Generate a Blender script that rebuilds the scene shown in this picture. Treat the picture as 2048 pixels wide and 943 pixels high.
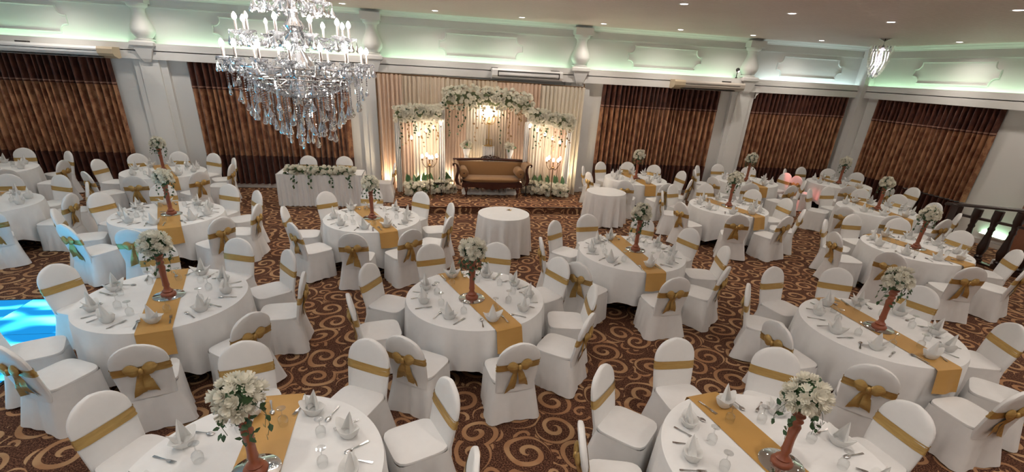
import bpy, math, random
from mathutils import Vector, Matrix

for _o in list(bpy.data.objects):
    bpy.data.objects.remove(_o, do_unlink=True)
scene = bpy.context.scene
COL = scene.collection
PI = math.pi
TAU = 2 * PI
rad = math.radians

# ------------------------------------------------------------------ camera
YAW, PITCH, ROLL = rad(11.00), rad(24.727), rad(3.307)
f0 = Vector((math.sin(YAW), math.cos(YAW), 0))
r0 = Vector((math.cos(YAW), -math.sin(YAW), 0))
u0 = Vector((0, 0, 1))
fw = f0 * math.cos(PITCH) - u0 * math.sin(PITCH)
u1 = u0 * math.cos(PITCH) + f0 * math.sin(PITCH)
rt = r0 * math.cos(ROLL) + u1 * math.sin(ROLL)
up = -r0 * math.sin(ROLL) + u1 * math.cos(ROLL)
cd = bpy.data.cameras.new('camera')
cam = bpy.data.objects.new('camera', cd)
COL.objects.link(cam)
M = Matrix((rt, up, -fw)).transposed().to_4x4()
M.translation = (0, 0, 3.2807)
cam.matrix_world = M
cd.sensor_fit = 'HORIZONTAL'
cd.sensor_width = 36.0
cd.lens = 949.73 / 2048 * 36.0
cd.shift_y = (576 - 471.5) / 2048
cd.clip_start = 0.05
scene.camera = cam

# ------------------------------------------------------------------ world, colour management, light levels
w = bpy.data.worlds.new('world')
scene.world = w
w.use_nodes = True
w.node_tree.nodes['Background'].inputs[0].default_value = (0.9, 0.93, 1, 1)
w.node_tree.nodes['Background'].inputs[1].default_value = 0.05
scene.view_settings.view_transform = 'Standard'
scene.view_settings.look = 'None'
scene.view_settings.gamma = 1.0
scene.view_settings.exposure = 0.60
scene.view_settings.use_curve_mapping = False
cy = scene.cycles
cy.max_bounces = 4
cy.diffuse_bounces = 3
cy.glossy_bounces = 2
cy.transmission_bounces = 2
cy.transparent_max_bounces = 8
cy.use_adaptive_sampling = True
cy.adaptive_threshold = 0.10
cy.adaptive_min_samples = 16
cy.sample_clamp_indirect = 4
cy.caustics_reflective = False
cy.caustics_refractive = False
DOWNLIGHT_W = 55.0
BULB = 200.0
COVE_W = 6.5
UPLIGHT_W = 42.0
DANCE = 6.0

# ------------------------------------------------------------------ helpers
class MB:
    def __init__(self):
        self.v = []; self.f = []
    def add(self, vs, fs, m=None):
        b = len(self.v)
        for p in vs:
            p = Vector(p)
            self.v.append(tuple(m @ p) if m is not None else tuple(p))
        for f in fs:
            self.f.append(tuple(b + i for i in f))
        return self
    def box(self, c, s, m=None):
        x, y, z = s[0] / 2, s[1] / 2, s[2] / 2
        vs = [(c[0] + a * x, c[1] + b * y, c[2] + d * z) for a in (-1, 1) for b in (-1, 1) for d in (-1, 1)]
        return self.add(vs, [(0, 1, 3, 2), (4, 6, 7, 5), (0, 4, 5, 1), (2, 3, 7, 6), (0, 2, 6, 4), (1, 5, 7, 3)], m)
    def bbox(self, lo, hi, m=None):
        return self.box([(a + b) / 2 for a, b in zip(lo, hi)], [b - a for a, b in zip(lo, hi)], m)
    def loft(self, loops, cap0=False, cap1=False, closed=True, m=None):
        n = len(loops[0]); vs = [p for l in loops for p in l]; fs = []
        for k in range(len(loops) - 1):
            for i in range(n if closed else n - 1):
                j = (i + 1) % n
                fs.append((k * n + i, k * n + j, (k + 1) * n + j, (k + 1) * n + i))
        if cap0: fs.append(tuple(reversed(range(n))))
        if cap1: fs.append(tuple((len(loops) - 1) * n + i for i in range(n)))
        return self.add(vs, fs, m)
    def lathe(self, prof, n=16, m=None, cap=True, a0=0, a1=TAU):
        full = abs(a1 - a0 - TAU) < 1e-6
        k = n if full else n + 1
        loops = [[(r * math.cos(a0 + (a1 - a0) * i / n), r * math.sin(a0 + (a1 - a0) * i / n), z) for i in range(k)] for r, z in prof]
        return self.loft(loops, cap and full, cap and full, full, m)
    def tube(self, pts, r, n=6, m=None, cap=True):
        pts = [Vector(p) for p in pts]; loops = []
        rs = r if isinstance(r, (list, tuple)) else [r] * len(pts)
        t = (pts[1] - pts[0]).normalized()
        ref = Vector((0, 0, 1)) if abs(t.z) < 0.9 else Vector((1, 0, 0))
        nx = t.cross(ref).normalized()
        for i, p in enumerate(pts):
            if i == 0: t = pts[1] - pts[0]
            elif i == len(pts) - 1: t = pts[-1] - pts[-2]
            else: t = pts[i + 1] - pts[i - 1]
            t.normalize()
            nx = (nx - t * nx.dot(t)).normalized()
            ny = t.cross(nx)
            loops.append([p + (nx * math.cos(TAU * k / n) + ny * math.sin(TAU * k / n)) * rs[i] for k in range(n)])
        return self.loft(loops, cap, cap, True, m)
    def ball(self, c, r, n=10, k=6, s=(1, 1, 1), m=None):
        prof = []
        loops = []
        for j in range(k + 1):
            a = -PI / 2 + PI * j / k
            rr = max(math.cos(a), 0.02)
            loops.append([(c[0] + r * s[0] * rr * math.cos(TAU * i / n), c[1] + r * s[1] * rr * math.sin(TAU * i / n), c[2] + r * s[2] * math.sin(a)) for i in range(n)])
        return self.loft(loops, True, True, True, m)
    def mesh(self, name, mat, smooth=True):
        me = bpy.data.meshes.new(name)
        me.from_pydata(self.v, [], self.f)
        if mat is not None: me.materials.append(mat)
        if smooth:
            me.polygons.foreach_set('use_smooth', [True] * len(me.polygons))
            try: me.set_sharp_from_angle(angle=rad(42))
            except Exception: pass
        me.update()
        return me
    def build(self, name, mat, parent=None, smooth=True):
        return put(name, self.mesh(name, mat, smooth), parent)

def put(name, me, parent=None, loc=None, rot=None, scl=None):
    o = bpy.data.objects.new(name, me)
    COL.objects.link(o)
    if parent is not None: o.parent = parent
    if loc is not None: o.location = loc
    if rot is not None: o.rotation_euler = rot
    if scl is not None: o.scale = scl
    return o

def tag(o, label, cat, group=None, kind=None):
    o['label'] = label; o['category'] = cat
    if group: o['group'] = group
    if kind: o['kind'] = kind
    return o

def empty(name, loc=(0, 0, 0), rz=0.0):
    o = bpy.data.objects.new(name, None)
    COL.objects.link(o)
    o.empty_display_size = 0.1
    o.location = loc; o.rotation_euler = (0, 0, rz)
    return o

def struct(o, label, cat='wall'):
    return tag(o, label, cat, None, 'structure')

def light(name, kind, loc, energy, color, parent=None, rot=None, **kw):
    ld = bpy.data.lights.new(name, kind)
    ld.energy = energy; ld.color = color
    for k, v in kw.items(): setattr(ld, k, v)
    o = bpy.data.objects.new(name, ld)
    COL.objects.link(o)
    if parent is not None: o.parent = parent
    o.location = loc
    if rot is not None: o.rotation_euler = rot
    return o

# ------------------------------------------------------------------ materials
class NT:
    def __init__(self, name):
        self.m = bpy.data.materials.new(name); self.m.use_nodes = True
        self.t = self.m.node_tree; self.t.nodes.clear()
        self.out = self.t.nodes.new('ShaderNodeOutputMaterial')
    def n(self, ty, **kw):
        nd = self.t.nodes.new(ty)
        for k, v in kw.items(): setattr(nd, k, v)
        return nd
    def l(self, a, b): self.t.links.new(a, b)
    def val(self, sock, v):
        if hasattr(v, 'is_output'): self.l(v, sock)
        elif isinstance(v, (tuple, list)) and len(v) == 3 and sock.type == 'RGBA': sock.default_value = (*v, 1)
        else: sock.default_value = v
    def math(self, op, a, b=None, c=None, clamp=False):
        nd = self.n('ShaderNodeMath', operation=op, use_clamp=clamp)
        self.val(nd.inputs[0], a)
        if b is not None: self.val(nd.inputs[1], b)
        if c is not None: self.val(nd.inputs[2], c)
        return nd.outputs[0]
    def vmath(self, op, a, b=None):
        nd = self.n('ShaderNodeVectorMath', operation=op)
        self.val(nd.inputs[0], a)
        if b is not None: self.val(nd.inputs[1], b)
        return nd.outputs['Value'] if op in ('LENGTH', 'DOT_PRODUCT', 'DISTANCE') else nd.outputs[0]
    def mix(self, f, a, b):
        nd = self.n('ShaderNodeMix', data_type='RGBA')
        self.val(nd.inputs[0], f); self.val(nd.inputs[6], a); self.val(nd.inputs[7], b)
        return nd.outputs[2]
    def noise(self, vec, scale, detail=2, rough=0.5, dist=0.0):
        nd = self.n('ShaderNodeTexNoise')
        if vec is not None: self.l(vec, nd.inputs['Vector'])
        nd.inputs['Scale'].default_value = scale; nd.inputs['Detail'].default_value = detail
        nd.inputs['Roughness'].default_value = rough; nd.inputs['Distortion'].default_value = dist
        return nd.outputs['Fac']
    def ramp(self, f, a, b):
        nd = self.n('ShaderNodeMapRange', interpolation_type='SMOOTHSTEP')
        self.val(nd.inputs[0], f); nd.inputs[1].default_value = a; nd.inputs[2].default_value = b
        return nd.outputs[0]
    def bump(self, h, strength=0.2, dist=0.01):
        nd = self.n('ShaderNodeBump'); nd.inputs['Strength'].default_value = strength; nd.inputs['Distance'].default_value = dist
        self.l(h, nd.inputs['Height']); return nd.outputs[0]
    def coord(self, k='Object'):
        return self.n('ShaderNodeTexCoord').outputs[k]
    def principled(self, color, rough=0.5, metal=0.0, normal=None, **kw):
        p = self.n('ShaderNodeBsdfPrincipled')
        self.val(p.inputs['Base Color'], color); self.val(p.inputs['Roughness'], rough)
        p.inputs['Metallic'].default_value = metal
        for k, v in kw.items(): self.val(p.inputs[k], v)
        if normal is not None: self.l(normal, p.inputs['Normal'])
        self.l(p.outputs[0], self.out.inputs[0])
        return p

def plain(name, color, rough=0.5, metal=0.0, var=0.0, scale=6.0, bump=0.0, bscale=200.0, **kw):
    t = NT(name)
    c = color; nrm = None
    if var or bump:
        co = t.coord()
        if var:
            nz = t.noise(co, scale, 3)
            c = t.mix(nz, tuple(x * (1 - var) for x in color), tuple(min(1, x * (1 + var)) for x in color))
        if bump:
            nrm = t.bump(t.noise(co, bscale, 2), bump, 0.004)
    t.principled(c, rough, metal, nrm, **kw)
    return t.m

def emit(name, color, strength):
    t = NT(name)
    e = t.n('ShaderNodeEmission')
    e.inputs[0].default_value = (*color, 1); e.inputs[1].default_value = strength
    t.l(e.outputs[0], t.out.inputs[0])
    return t.m

def carpet_mat(name):
    t = NT(name)
    pos = t.n('ShaderNodeSeparateXYZ'); t.l(t.n('ShaderNodeNewGeometry').outputs['Position'], pos.inputs[0])
    cmb = t.n('ShaderNodeCombineXYZ'); t.l(pos.outputs[0], cmb.inputs[0]); t.l(t.math('SUBTRACT', pos.outputs[1], pos.outputs[2]), cmb.inputs[1])
    co = cmb.outputs[0]
    wob = t.n('ShaderNodeTexNoise'); wob.inputs['Scale'].default_value = 1.6; wob.inputs['Detail'].default_value = 1
    t.l(co, wob.inputs['Vector'])
    off = t.vmath('SCALE', t.vmath('SUBTRACT', wob.outputs['Color'], (0.5, 0.5, 0.5)))
    off.node.inputs['Scale'].default_value = 0.16
    cow = t.vmath('ADD', co, off)
    def spiral(scale, shift, turns, width, rnd):
        v = t.n('ShaderNodeMapping')
        t.l(cow, v.inputs['Vector']); v.inputs['Scale'].default_value = (scale, scale, 0); v.inputs['Location'].default_value = (*shift, 0)
        p = v.outputs[0]
        vo = t.n('ShaderNodeTexVoronoi', voronoi_dimensions='2D', feature='F1')
        vo.inputs['Scale'].default_value = 1; vo.inputs['Randomness'].default_value = rnd
        t.l(p, vo.inputs['Vector'])
        d = t.vmath('SUBTRACT', p, vo.outputs['Position'])
        s = t.n('ShaderNodeSeparateXYZ'); t.l(d, s.inputs[0])
        r = t.math('SQRT', t.math('ADD', t.math('MULTIPLY', s.outputs[0], s.outputs[0]), t.math('MULTIPLY', s.outputs[1], s.outputs[1])))
        th = t.math('DIVIDE', t.math('ARCTAN2', s.outputs[1], s.outputs[0]), TAU)
        c = t.n('ShaderNodeSeparateColor'); t.l(vo.outputs['Color'], c.inputs[0])
        sg = t.math('SUBTRACT', t.math('MULTIPLY', t.math('GREATER_THAN', c.outputs[0], 0.5), 2), 1)
        ph = t.math('ADD', t.math('SUBTRACT', t.math('MULTIPLY', r, turns), t.math('MULTIPLY', sg, th)), c.outputs[1])
        fr = t.math('ABSOLUTE', t.math('SUBTRACT', t.math('FRACT', ph), 0.5))
        st = t.math('SUBTRACT', 1, t.ramp(fr, width, width + 0.05))
        return r, st, c.outputs[2]
    r1, s1, c1 = spiral(2.2, (0.3, 0.1), 3.5, 0.165, 0.6)
    r2, s2, c2 = spiral(3.8, (5.3, 2.7), 2.5, 0.145, 0.8)
    in1 = t.math('SUBTRACT', 1, t.ramp(r1, 0.47, 0.49))
    hole = t.ramp(r1, 0.05, 0.08)
    in2 = t.math('MULTIPLY', t.ramp(r1, 0.495, 0.515), t.math('SUBTRACT', 1, t.ramp(r2, 0.5, 0.52)))
    m = t.math('MAXIMUM', t.math('MULTIPLY', t.math('MULTIPLY', s1, in1), hole), t.math('MULTIPLY', s2, in2))
    sp = t.ramp(t.noise(co, 70, 2, 0.7), 0.42, 0.66)
    bg = t.mix(sp, (0.048, 0.019, 0.013), (0.21, 0.10, 0.056))
    tone = t.ramp(t.noise(co, 3.0, 2), 0.4, 0.62)
    fg = t.mix(tone, (0.37, 0.19, 0.095), (0.49, 0.305, 0.165))
    fg = t.mix(t.math('MULTIPLY', t.noise(co, 160, 1), 0.35), fg, (0.28, 0.15, 0.08))
    col = t.mix(m, bg, fg)
    t.principled(col, 0.95, 0, None, **{'Specular IOR Level': 0.15})
    return t.m

def cloth_mat(name, color, rough=0.75, sheen=0.2, bscale=260, bstr=0.12):
    t = NT(name); co = t.coord()
    n2 = t.noise(co, 14, 2)
    c = t.mix(n2, tuple(x * 0.96 for x in color), tuple(min(1, x * 1.03) for x in color))
    t.principled(c, rough, 0, t.bump(n2, bstr, 0.012), **{'Sheen Weight': sheen, 'Specular IOR Level': 0.25})
    return t.m

def satin_mat(name, color, dark, rough=0.32, metal=0.35, scale=22):
    t = NT(name); co = t.coord()
    mp = t.n('ShaderNodeMapping'); t.l(co, mp.inputs[0]); mp.inputs['Scale'].default_value = (0.5, 0.5, 3.0)
    nz = t.noise(mp.outputs[0], scale, 3, 0.6)
    c = t.mix(nz, dark, color)
    t.principled(c, rough, metal, t.bump(nz, 0.35, 0.01))
    return t.m

def damask_mat(name, a, b, rough=0.42, scale=9.0):
    t = NT(name); co = t.coord()
    mp = t.n('ShaderNodeMapping'); t.l(co, mp.inputs[0]); mp.inputs['Scale'].default_value = (1.0, 1.0, 0.7)
    vo = t.n('ShaderNodeTexVoronoi', feature='SMOOTH_F1'); vo.inputs['Scale'].default_value = scale
    t.l(mp.outputs[0], vo.inputs['Vector'])
    nz = t.noise(mp.outputs[0], scale * 2.5, 3, 0.6, 1.5)
    f = t.ramp(t.math('ADD', t.math('MULTIPLY', vo.outputs['Distance'], 0.7), t.math('MULTIPLY', nz, 0.6)), 0.45, 0.75)
    t.principled(t.mix(f, a, b), rough, 0.35, None, **{'Sheen Weight': 0.2})
    return t.m

def wood_mat(name, a, b, rough=0.35, scale=6):
    t = NT(name); co = t.coord()
    mp = t.n('ShaderNodeMapping'); t.l(co, mp.inputs[0]); mp.inputs['Scale'].default_value = (6, 6, 1)
    nz = t.noise(mp.outputs[0], scale, 4, 0.6, 0.8)
    t.principled(t.mix(nz, a, b), rough, 0, t.bump(nz, 0.1, 0.002), **{'Coat Weight': 0.2})
    return t.m

def crystal_mat(name, tint=(0.95, 0.96, 1.0), tr=0.5, df=0.24):
    t = NT(name)
    g = t.n('ShaderNodeBsdfGlossy'); g.inputs['Color'].default_value = (1, 1, 1, 1); g.inputs['Roughness'].default_value = 0.08
    tp = t.n('ShaderNodeBsdfTransparent'); tp.inputs[0].default_value = (*tint, 1)
    d = t.n('ShaderNodeBsdfTranslucent'); d.inputs[0].default_value = (0.9, 0.9, 0.92, 1)
    d2 = t.n('ShaderNodeBsdfDiffuse'); d2.inputs[0].default_value = (0.9, 0.9, 0.92, 1)
    md = t.n('ShaderNodeMixShader'); md.inputs[0].default_value = 0.5
    t.l(d.outputs[0], md.inputs[1]); t.l(d2.outputs[0], md.inputs[2])
    m1 = t.n('ShaderNodeMixShader'); m1.inputs[0].default_value = df
    t.l(tp.outputs[0], m1.inputs[1]); t.l(md.outputs[0], m1.inputs[2])
    fr = t.n('ShaderNodeLayerWeight'); fr.inputs[0].default_value = tr
    m2 = t.n('ShaderNodeMixShader'); t.l(fr.outputs['Fresnel'], m2.inputs[0])
    t.l(m1.outputs[0], m2.inputs[1]); t.l(g.outputs[0], m2.inputs[2])
    t.l(m2.outputs[0], t.out.inputs[0])
    return t.m

def glass_mat(name):
    t = NT(name)
    g = t.n('ShaderNodeBsdfGlossy'); g.inputs['Roughness'].default_value = 0.03
    tp = t.n('ShaderNodeBsdfTransparent'); tp.inputs[0].default_value = (0.93, 0.94, 0.94, 1)
    fr = t.n('ShaderNodeLayerWeight'); fr.inputs[0].default_value = 0.32
    m2 = t.n('ShaderNodeMixShader'); t.l(fr.outputs['Facing'], m2.inputs[0])
    sc = t.math('MULTIPLY', fr.outputs['Facing'], 0.6); t.l(sc, m2.inputs[0])
    t.l(tp.outputs[0], m2.inputs[1]); t.l(g.outputs[0], m2.inputs[2])
    t.l(m2.outputs[0], t.out.inputs[0])
    return t.m

def ceiling_mat(name):
    t = NT(name); co = t.coord()
    nz = t.noise(co, 14, 3, 0.6, 2.0); n2 = t.noise(co, 1.2, 2)
    wv = t.n('ShaderNodeTexWave', wave_type='RINGS', bands_direction='Z'); wv.inputs['Scale'].default_value = 3.5
    wv.inputs['Distortion'].default_value = 9; wv.inputs['Detail'].default_value = 2; wv.inputs['Detail Scale'].default_value = 1.5
    t.l(co, wv.inputs['Vector'])
    c = t.mix(t.math('ADD', t.math('MULTIPLY', n2, 0.6), t.math('MULTIPLY', wv.outputs['Fac'], 0.4)), (0.66, 0.56, 0.505), (0.76, 0.665, 0.605))
    t.principled(c, 0.45, 0, t.bump(t.math('ADD', nz, wv.outputs['Fac']), 0.25, 0.01))
    return t.m

def dance_mat(name):
    t = NT(name); co = t.coord()
    mp = t.n('ShaderNodeMapping'); t.l(co, mp.inputs[0]); mp.inputs['Rotation'].default_value = (0, 0, rad(-20)); mp.inputs['Scale'].default_value = (1.2, 2.9, 1)
    nz = t.noise(mp.outputs[0], 1.35, 0, 0.3, 0.3)
    f = t.ramp(nz, 0.40, 0.70)
    e = t.n('ShaderNodeEmission')
    t.l(t.mix(f, (0.01, 0.20, 0.50), (0.07, 0.68, 1.0)), e.inputs[0])
    e.inputs[1].default_value = 1
    t.l(t.math('ADD', t.math('MULTIPLY', f, 0.75 * DANCE), 0.18 * DANCE), e.inputs[1])
    t.l(e.outputs[0], t.out.inputs[0])
    return t.m

def thin_linen(name, color, tr):
    t = NT(name)
    d = t.n('ShaderNodeBsdfDiffuse'); d.inputs[0].default_value = (*color, 1)
    b = t.n('ShaderNodeBsdfTranslucent'); b.inputs[0].default_value = (*color, 1)
    m = t.n('ShaderNodeMixShader'); m.inputs[0].default_value = tr
    t.l(d.outputs[0], m.inputs[1]); t.l(b.outputs[0], m.inputs[2]); t.l(m.outputs[0], t.out.inputs[0])
    return t.m
WHITE = plain('wall_paint_white', (0.80, 0.79, 0.77), 0.6, var=0.02, scale=2)
FRIEZE = plain('frieze_paint', (0.78, 0.79, 0.76), 0.6, var=0.02, scale=2)
CEIL = ceiling_mat('patterned_ceiling')
CARPET = carpet_mat('scroll_carpet')
COVER = cloth_mat('chair_cover_cloth', (0.80, 0.79, 0.78), 0.55, 0.15, 420, 0.08)
LINEN = cloth_mat('table_linen', (0.82, 0.815, 0.81), 0.7, 0.15, 300, 0.12)
NAPKIN = thin_linen('napkin_linen', (0.95, 0.945, 0.93), 0.38)
SHEER = cloth_mat('sheer_white', (0.80, 0.78, 0.75), 0.5, 0.2, 200, 0.1)
SASH = satin_mat('gold_satin', (0.64, 0.43, 0.16), (0.42, 0.255, 0.075), 0.30, 0.45)
RUNNER = satin_mat('gold_runner', (0.55, 0.315, 0.095), (0.48, 0.265, 0.07), 0.5, 0.1, 8)
CURT = damask_mat('curtain_gold_brown', (0.23, 0.088, 0.042), (0.47, 0.235, 0.12), 0.34)
CURTB = damask_mat('curtain_dark_band', (0.065, 0.016, 0.009), (0.125, 0.038, 0.02), 0.45)
CURTL = plain('curtain_piping', (0.40, 0.22, 0.16), 0.5, var=0.2, scale=30)
BEIGE = cloth_mat('drape_beige', (0.66, 0.55, 0.43), 0.55, 0.2)
PEACH = cloth_mat('drape_peach', (0.70, 0.52, 0.40), 0.5, 0.2)
CREAM = cloth_mat('drape_cream', (0.76, 0.69, 0.58), 0.5, 0.2)
STICK = wood_mat('turned_red_wood', (0.22, 0.055, 0.025), (0.34, 0.10, 0.045), 0.4, 5)
MAHOG = wood_mat('mahogany', (0.035, 0.010, 0.008), (0.075, 0.022, 0.015), 0.25)
RAILW = wood_mat('dark_rail_wood', (0.018, 0.008, 0.006), (0.04, 0.016, 0.012), 0.3)
CARAMEL = cloth_mat('caramel_upholstery', (0.29, 0.155, 0.06), 0.6, 0.3, 120, 0.15)
PETAL = thin_linen('cream_petal', (0.88, 0.85, 0.74), 0.38)
FOAM = plain('mossy_floral_foam', (0.11, 0.13, 0.06), 0.9, var=0.3, scale=30)
PETALC = plain('flower_centre', (0.55, 0.48, 0.16), 0.7)
LEAF = plain('ivy_leaf', (0.035, 0.085, 0.03), 0.45, var=0.3, scale=30)
LEAFP = plain('broad_green_leaf', (0.09, 0.19, 0.08), 0.45, var=0.25, scale=20)
LEAFD = plain('dry_vine_leaf', (0.36, 0.22, 0.09), 0.6, var=0.3, scale=20)
SILVER = plain('polished_steel', (0.62, 0.61, 0.60), 0.22, 1.0)
MIRROR = plain('mirror_glass', (0.86, 0.89, 0.88), 0.03, 1.0)
BLACKM = plain('black_metal', (0.012, 0.012, 0.012), 0.4, 0.5)
BRONZE = plain('bronze_metal', (0.16, 0.085, 0.035), 0.35, 0.8)
GOLDM = plain('gilt_metal', (0.55, 0.36, 0.12), 0.3, 0.9)
ACW = plain('air_conditioner_white', (0.86, 0.855, 0.85), 0.4, var=0.02)
ACY = plain('air_conditioner_aged', (0.60, 0.49, 0.34), 0.5, var=0.05)
ACT = plain('aged_plastic', (0.52, 0.46, 0.40), 0.5, var=0.05)
DARK = plain('dark_slot', (0.03, 0.025, 0.025), 0.6)
CRYSTAL = crystal_mat('crystal')
CRYSTALD = crystal_mat('crystal_drop', tr=0.6, df=0.10)
GLASS = glass_mat('clear_glass')
CHROME = plain('chrome', (0.72, 0.71, 0.70), 0.15, 1.0)
CANDLE = plain('candle_sleeve', (0.42, 0.36, 0.33), 0.3, 0.4)
BULBE = emit('lit_bulb', (1.0, 0.94, 0.86), BULB)
BULBW = emit('lit_warm_bulb', (1.0, 0.84, 0.70), 24.0)
BULBOFF = plain('frosted_bulb', (0.85, 0.84, 0.80), 0.2)
LENS = emit('downlight_lens', (1.0, 0.90, 0.86), 9.0)
UPL = emit('uplight_lens', (1.0, 0.84, 0.62), 60.0)
DANCEM = dance_mat('led_dance_floor')
STEPL = emit('green_step_light', (0.55, 1.0, 0.62), 16.0)

# ------------------------------------------------------------------ the room
XL, XR, YB, YF, ZC = -10.4, 13.36, 13.88, -3.2, 4.42
LEDGE, CURT_TOP = 3.37, 3.035
COVEC = (0.56, 1.0, 0.62)
COVEB = (0.70, 0.95, 0.95)

fl = MB().bbox((XL - 0.2, YF - 0.2, -0.12), (XR + 0.2, YB + 0.2, 0)).build('floor', CARPET, None, False)
struct(fl, 'dark brown carpet with tan scroll pattern across the hall', 'floor')
ce = MB().bbox((XL - 0.2, YF - 0.2, ZC), (XR + 0.2, YB + 0.2, ZC + 0.15)).build('ceiling', CEIL, None, False)
struct(ce, 'beige patterned ceiling with recessed lights', 'ceiling')
wb = MB().bbox((XL, YB, 0), (XR, YB + 0.2, ZC)).build('wall_back', WHITE, None, False)
struct(wb, 'white wall behind the stage and curtains')
wr = MB().bbox((XR, YF, 0), (XR + 0.2, YB + 0.2, ZC)).build('wall_right', WHITE, None, False)
struct(wr, 'white side wall beyond the dark railing')
wl = MB().bbox((XL - 0.2, YF, 0), (XL, YB + 0.2, ZC)).build('wall_left', WHITE, None, False)
struct(wl, 'white side wall at the left end of the hall')
wf = MB().bbox((XL, YF - 0.2, 0), (XR, YF, ZC)).build('wall_front', WHITE, None, False)
struct(wf, 'white wall opposite the stage')

# beam with light ledge along the back and right wall
lb = MB()
lb.bbox((XL, 13.68, CURT_TOP), (XR, YB, LEDGE - 0.15))
lb.bbox((XL, 13.68, LEDGE - 0.16), (XR, 13.70, LEDGE + 0.012))
lb.bbox((XL, 13.68, LEDGE - 0.16), (XR, YB, LEDGE - 0.14))
lb.build('lintel_beam', WHITE, wb, False)
rb_ = MB()
rb_.bbox((13.16, YF, CURT_TOP), (XR, 13.70, LEDGE - 0.15))
rb_.bbox((13.16, YF, LEDGE - 0.16), (13.18, 13.70, LEDGE + 0.012))
rb_.bbox((13.16, YF, LEDGE - 0.16), (XR, 13.70, LEDGE - 0.14))
rb_.build('lintel_beam', WHITE, wr, False)

PIL = [-6.4, -1.25, 4.2, 9.3]
for px in PIL:
    p = MB().bbox((px - 0.36, 13.77, 0), (px + 0.36, YB, CURT_TOP))
    p.bbox((px - 0.21, 13.72, 0), (px + 0.21, 13.775, CURT_TOP))
    p.build('pilaster', WHITE, wb, False)
    # console block under the ledge and urn shaped half column above it
    c = MB()
    c.loft([[(px - a, 13.69, z), (px + a, 13.69, z), (px + a, 13.69 - d, z), (px - a, 13.69 - d, z)] for a, d, z in
            ((0.07, 0.02, 2.98), (0.11, 0.05, 3.05), (0.15, 0.07, 3.16), (0.20, 0.10, 3.30), (0.25, 0.13, 3.33), (0.25, 0.13, 3.40), (0.20, 0.1, 3.43))], True, True)
    c.build('console_block', WHITE, wb, False)
    u = MB().lathe([(0.20, 3.43), (0.21, 3.46), (0.15, 3.475), (0.19, 3.52), (0.245, 3.60), (0.25, 3.67), (0.215, 3.78), (0.155, 3.92), (0.13, 4.03), (0.15, 4.10), (0.20, 4.13), (0.21, 4.16), (0.21, 4.2)], 20,
                   Matrix.Translation((px, 13.80, 0)))
    u.build('urn_column', FRIEZE, wb)
    MB().bbox((px - 0.24, 13.60, 4.19), (px + 0.24, YB, 4.36)).build('urn_capital', FRIEZE, wb, False)
cp = MB().bbox((13.02, 13.52, 0), (XR, YB, ZC)).build('corner_pilaster', WHITE, wb, False)

# picture rail and crown moulding
tr = MB().bbox((XL, YB - 0.03, 4.125), (XR, YB, 4.155))
tr.loft([[(XL, YB - d, z) for d, z in pr] for pr in [[(0, 4.31), (0.03, 4.31), (0.05, 4.345), (0.11, 4.37), (0.13, 4.40), (0.2, 4.425), (0, 4.425)]]] +
        [[(XR, YB - d, z) for d, z in pr] for pr in [[(0, 4.31), (0.03, 4.31), (0.05, 4.345), (0.11, 4.37), (0.13, 4.40), (0.2, 4.425), (0, 4.425)]]])
struct(tr.build('trim_1', FRIEZE, None, False), 'white crown moulding and picture rail above the stage wall', 'trim')
tr = MB().bbox((XR - 0.03, YF, 4.125), (XR, YB, 4.155))
pr = [(0, 4.31), (0.03, 4.31), (0.05, 4.345), (0.11, 4.37), (0.13, 4.40), (0.2, 4.425), (0, 4.425)]
tr.loft([[(XR - d, y, z) for d, z in pr] for y in (YF, YB)])
struct(tr.build('trim_2', FRIEZE, None, False), 'white crown moulding and picture rail above the railing side', 'trim')
struct(MB().bbox((XL, 13.82, 0), (XR, YB, 0.11)).build('baseboard_back', WHITE, None, False), 'white baseboard under the stage wall curtains', 'baseboard')
struct(MB().bbox((13.31, YF, 0), (XR, YB, 0.11)).build('baseboard_right', WHITE, None, False), 'white baseboard along the railing side wall', 'baseboard')

def frieze_frame(hw, z0, z1):
    # closed outline with concave notched corners, swept with a rounded bead
    pts = []
    n = 0.17; k = 6
    def corner(cx, cz, sx, sz, rev):
        r = 0.13
        arc = []
        for i in range(k + 1):
            a = (PI / 2) * i / k
            arc.append((cx + sx * (-0.045 - r * math.cos(a)), cz + sz * (-0.045 - r * math.sin(a))))
        seq = [(cx + sx * (-0.045 - r), cz)] + [(cx + sx * (-0.045 - r), cz + sz * -0.0)] + arc + [(cx, cz + sz * (-0.045 - r))]
        return list(reversed(seq)) if rev else seq
    zt, zb = z1, z0
    pts += corner(hw, zt, 1, 1, False)
    pts += corner(hw, zb, 1, -1, True)
    pts += corner(-hw, zb, -1, -1, False)
    pts += corner(-hw, zt, -1, 1, True)
    out = []
    for p in pts:
        if not out or (abs(out[-1][0] - p[0]) + abs(out[-1][1] - p[1])) > 1e-4: out.append(p)
    return out

def frame_mesh(name, outline, hw, half=0.022, depth=0.03):
    m = MB(); n = len(outline)
    cx = sum(p[0] for p in outline) / n; cz = sum(p[1] for p in outline) / n
    loops = []
    for i in range(n):
        a = Vector(outline[i - 1]); b = Vector(outline[i]); c = Vector(outline[(i + 1) % n])
        d1 = (b - a).normalized(); d2 = (c - b).normalized(); d = (d1 + d2)
        d = d.normalized() if d.length > 1e-6 else d1
        nrm = Vector((d[1], -d[0]))
        loops.append([(b[0] + nrm[0] * o, -y, b[1] + nrm[1] * o) for o, y in ((-half, 0), (-half * 0.6, depth), (half * 0.6, depth), (half, 0))])
    loops.append(loops[0])
    m.loft(loops)
    return m.mesh(name, FRIEZE)
FRM = frame_mesh('frieze_frame', frieze_frame(1.1, 3.51, 4.03), 1.1)
for i, x in enumerate([-9.05, -3.82, 1.52, 6.70, 11.33]):
    put('frieze_frame', FRM, wb, (x, YB, 0))
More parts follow.
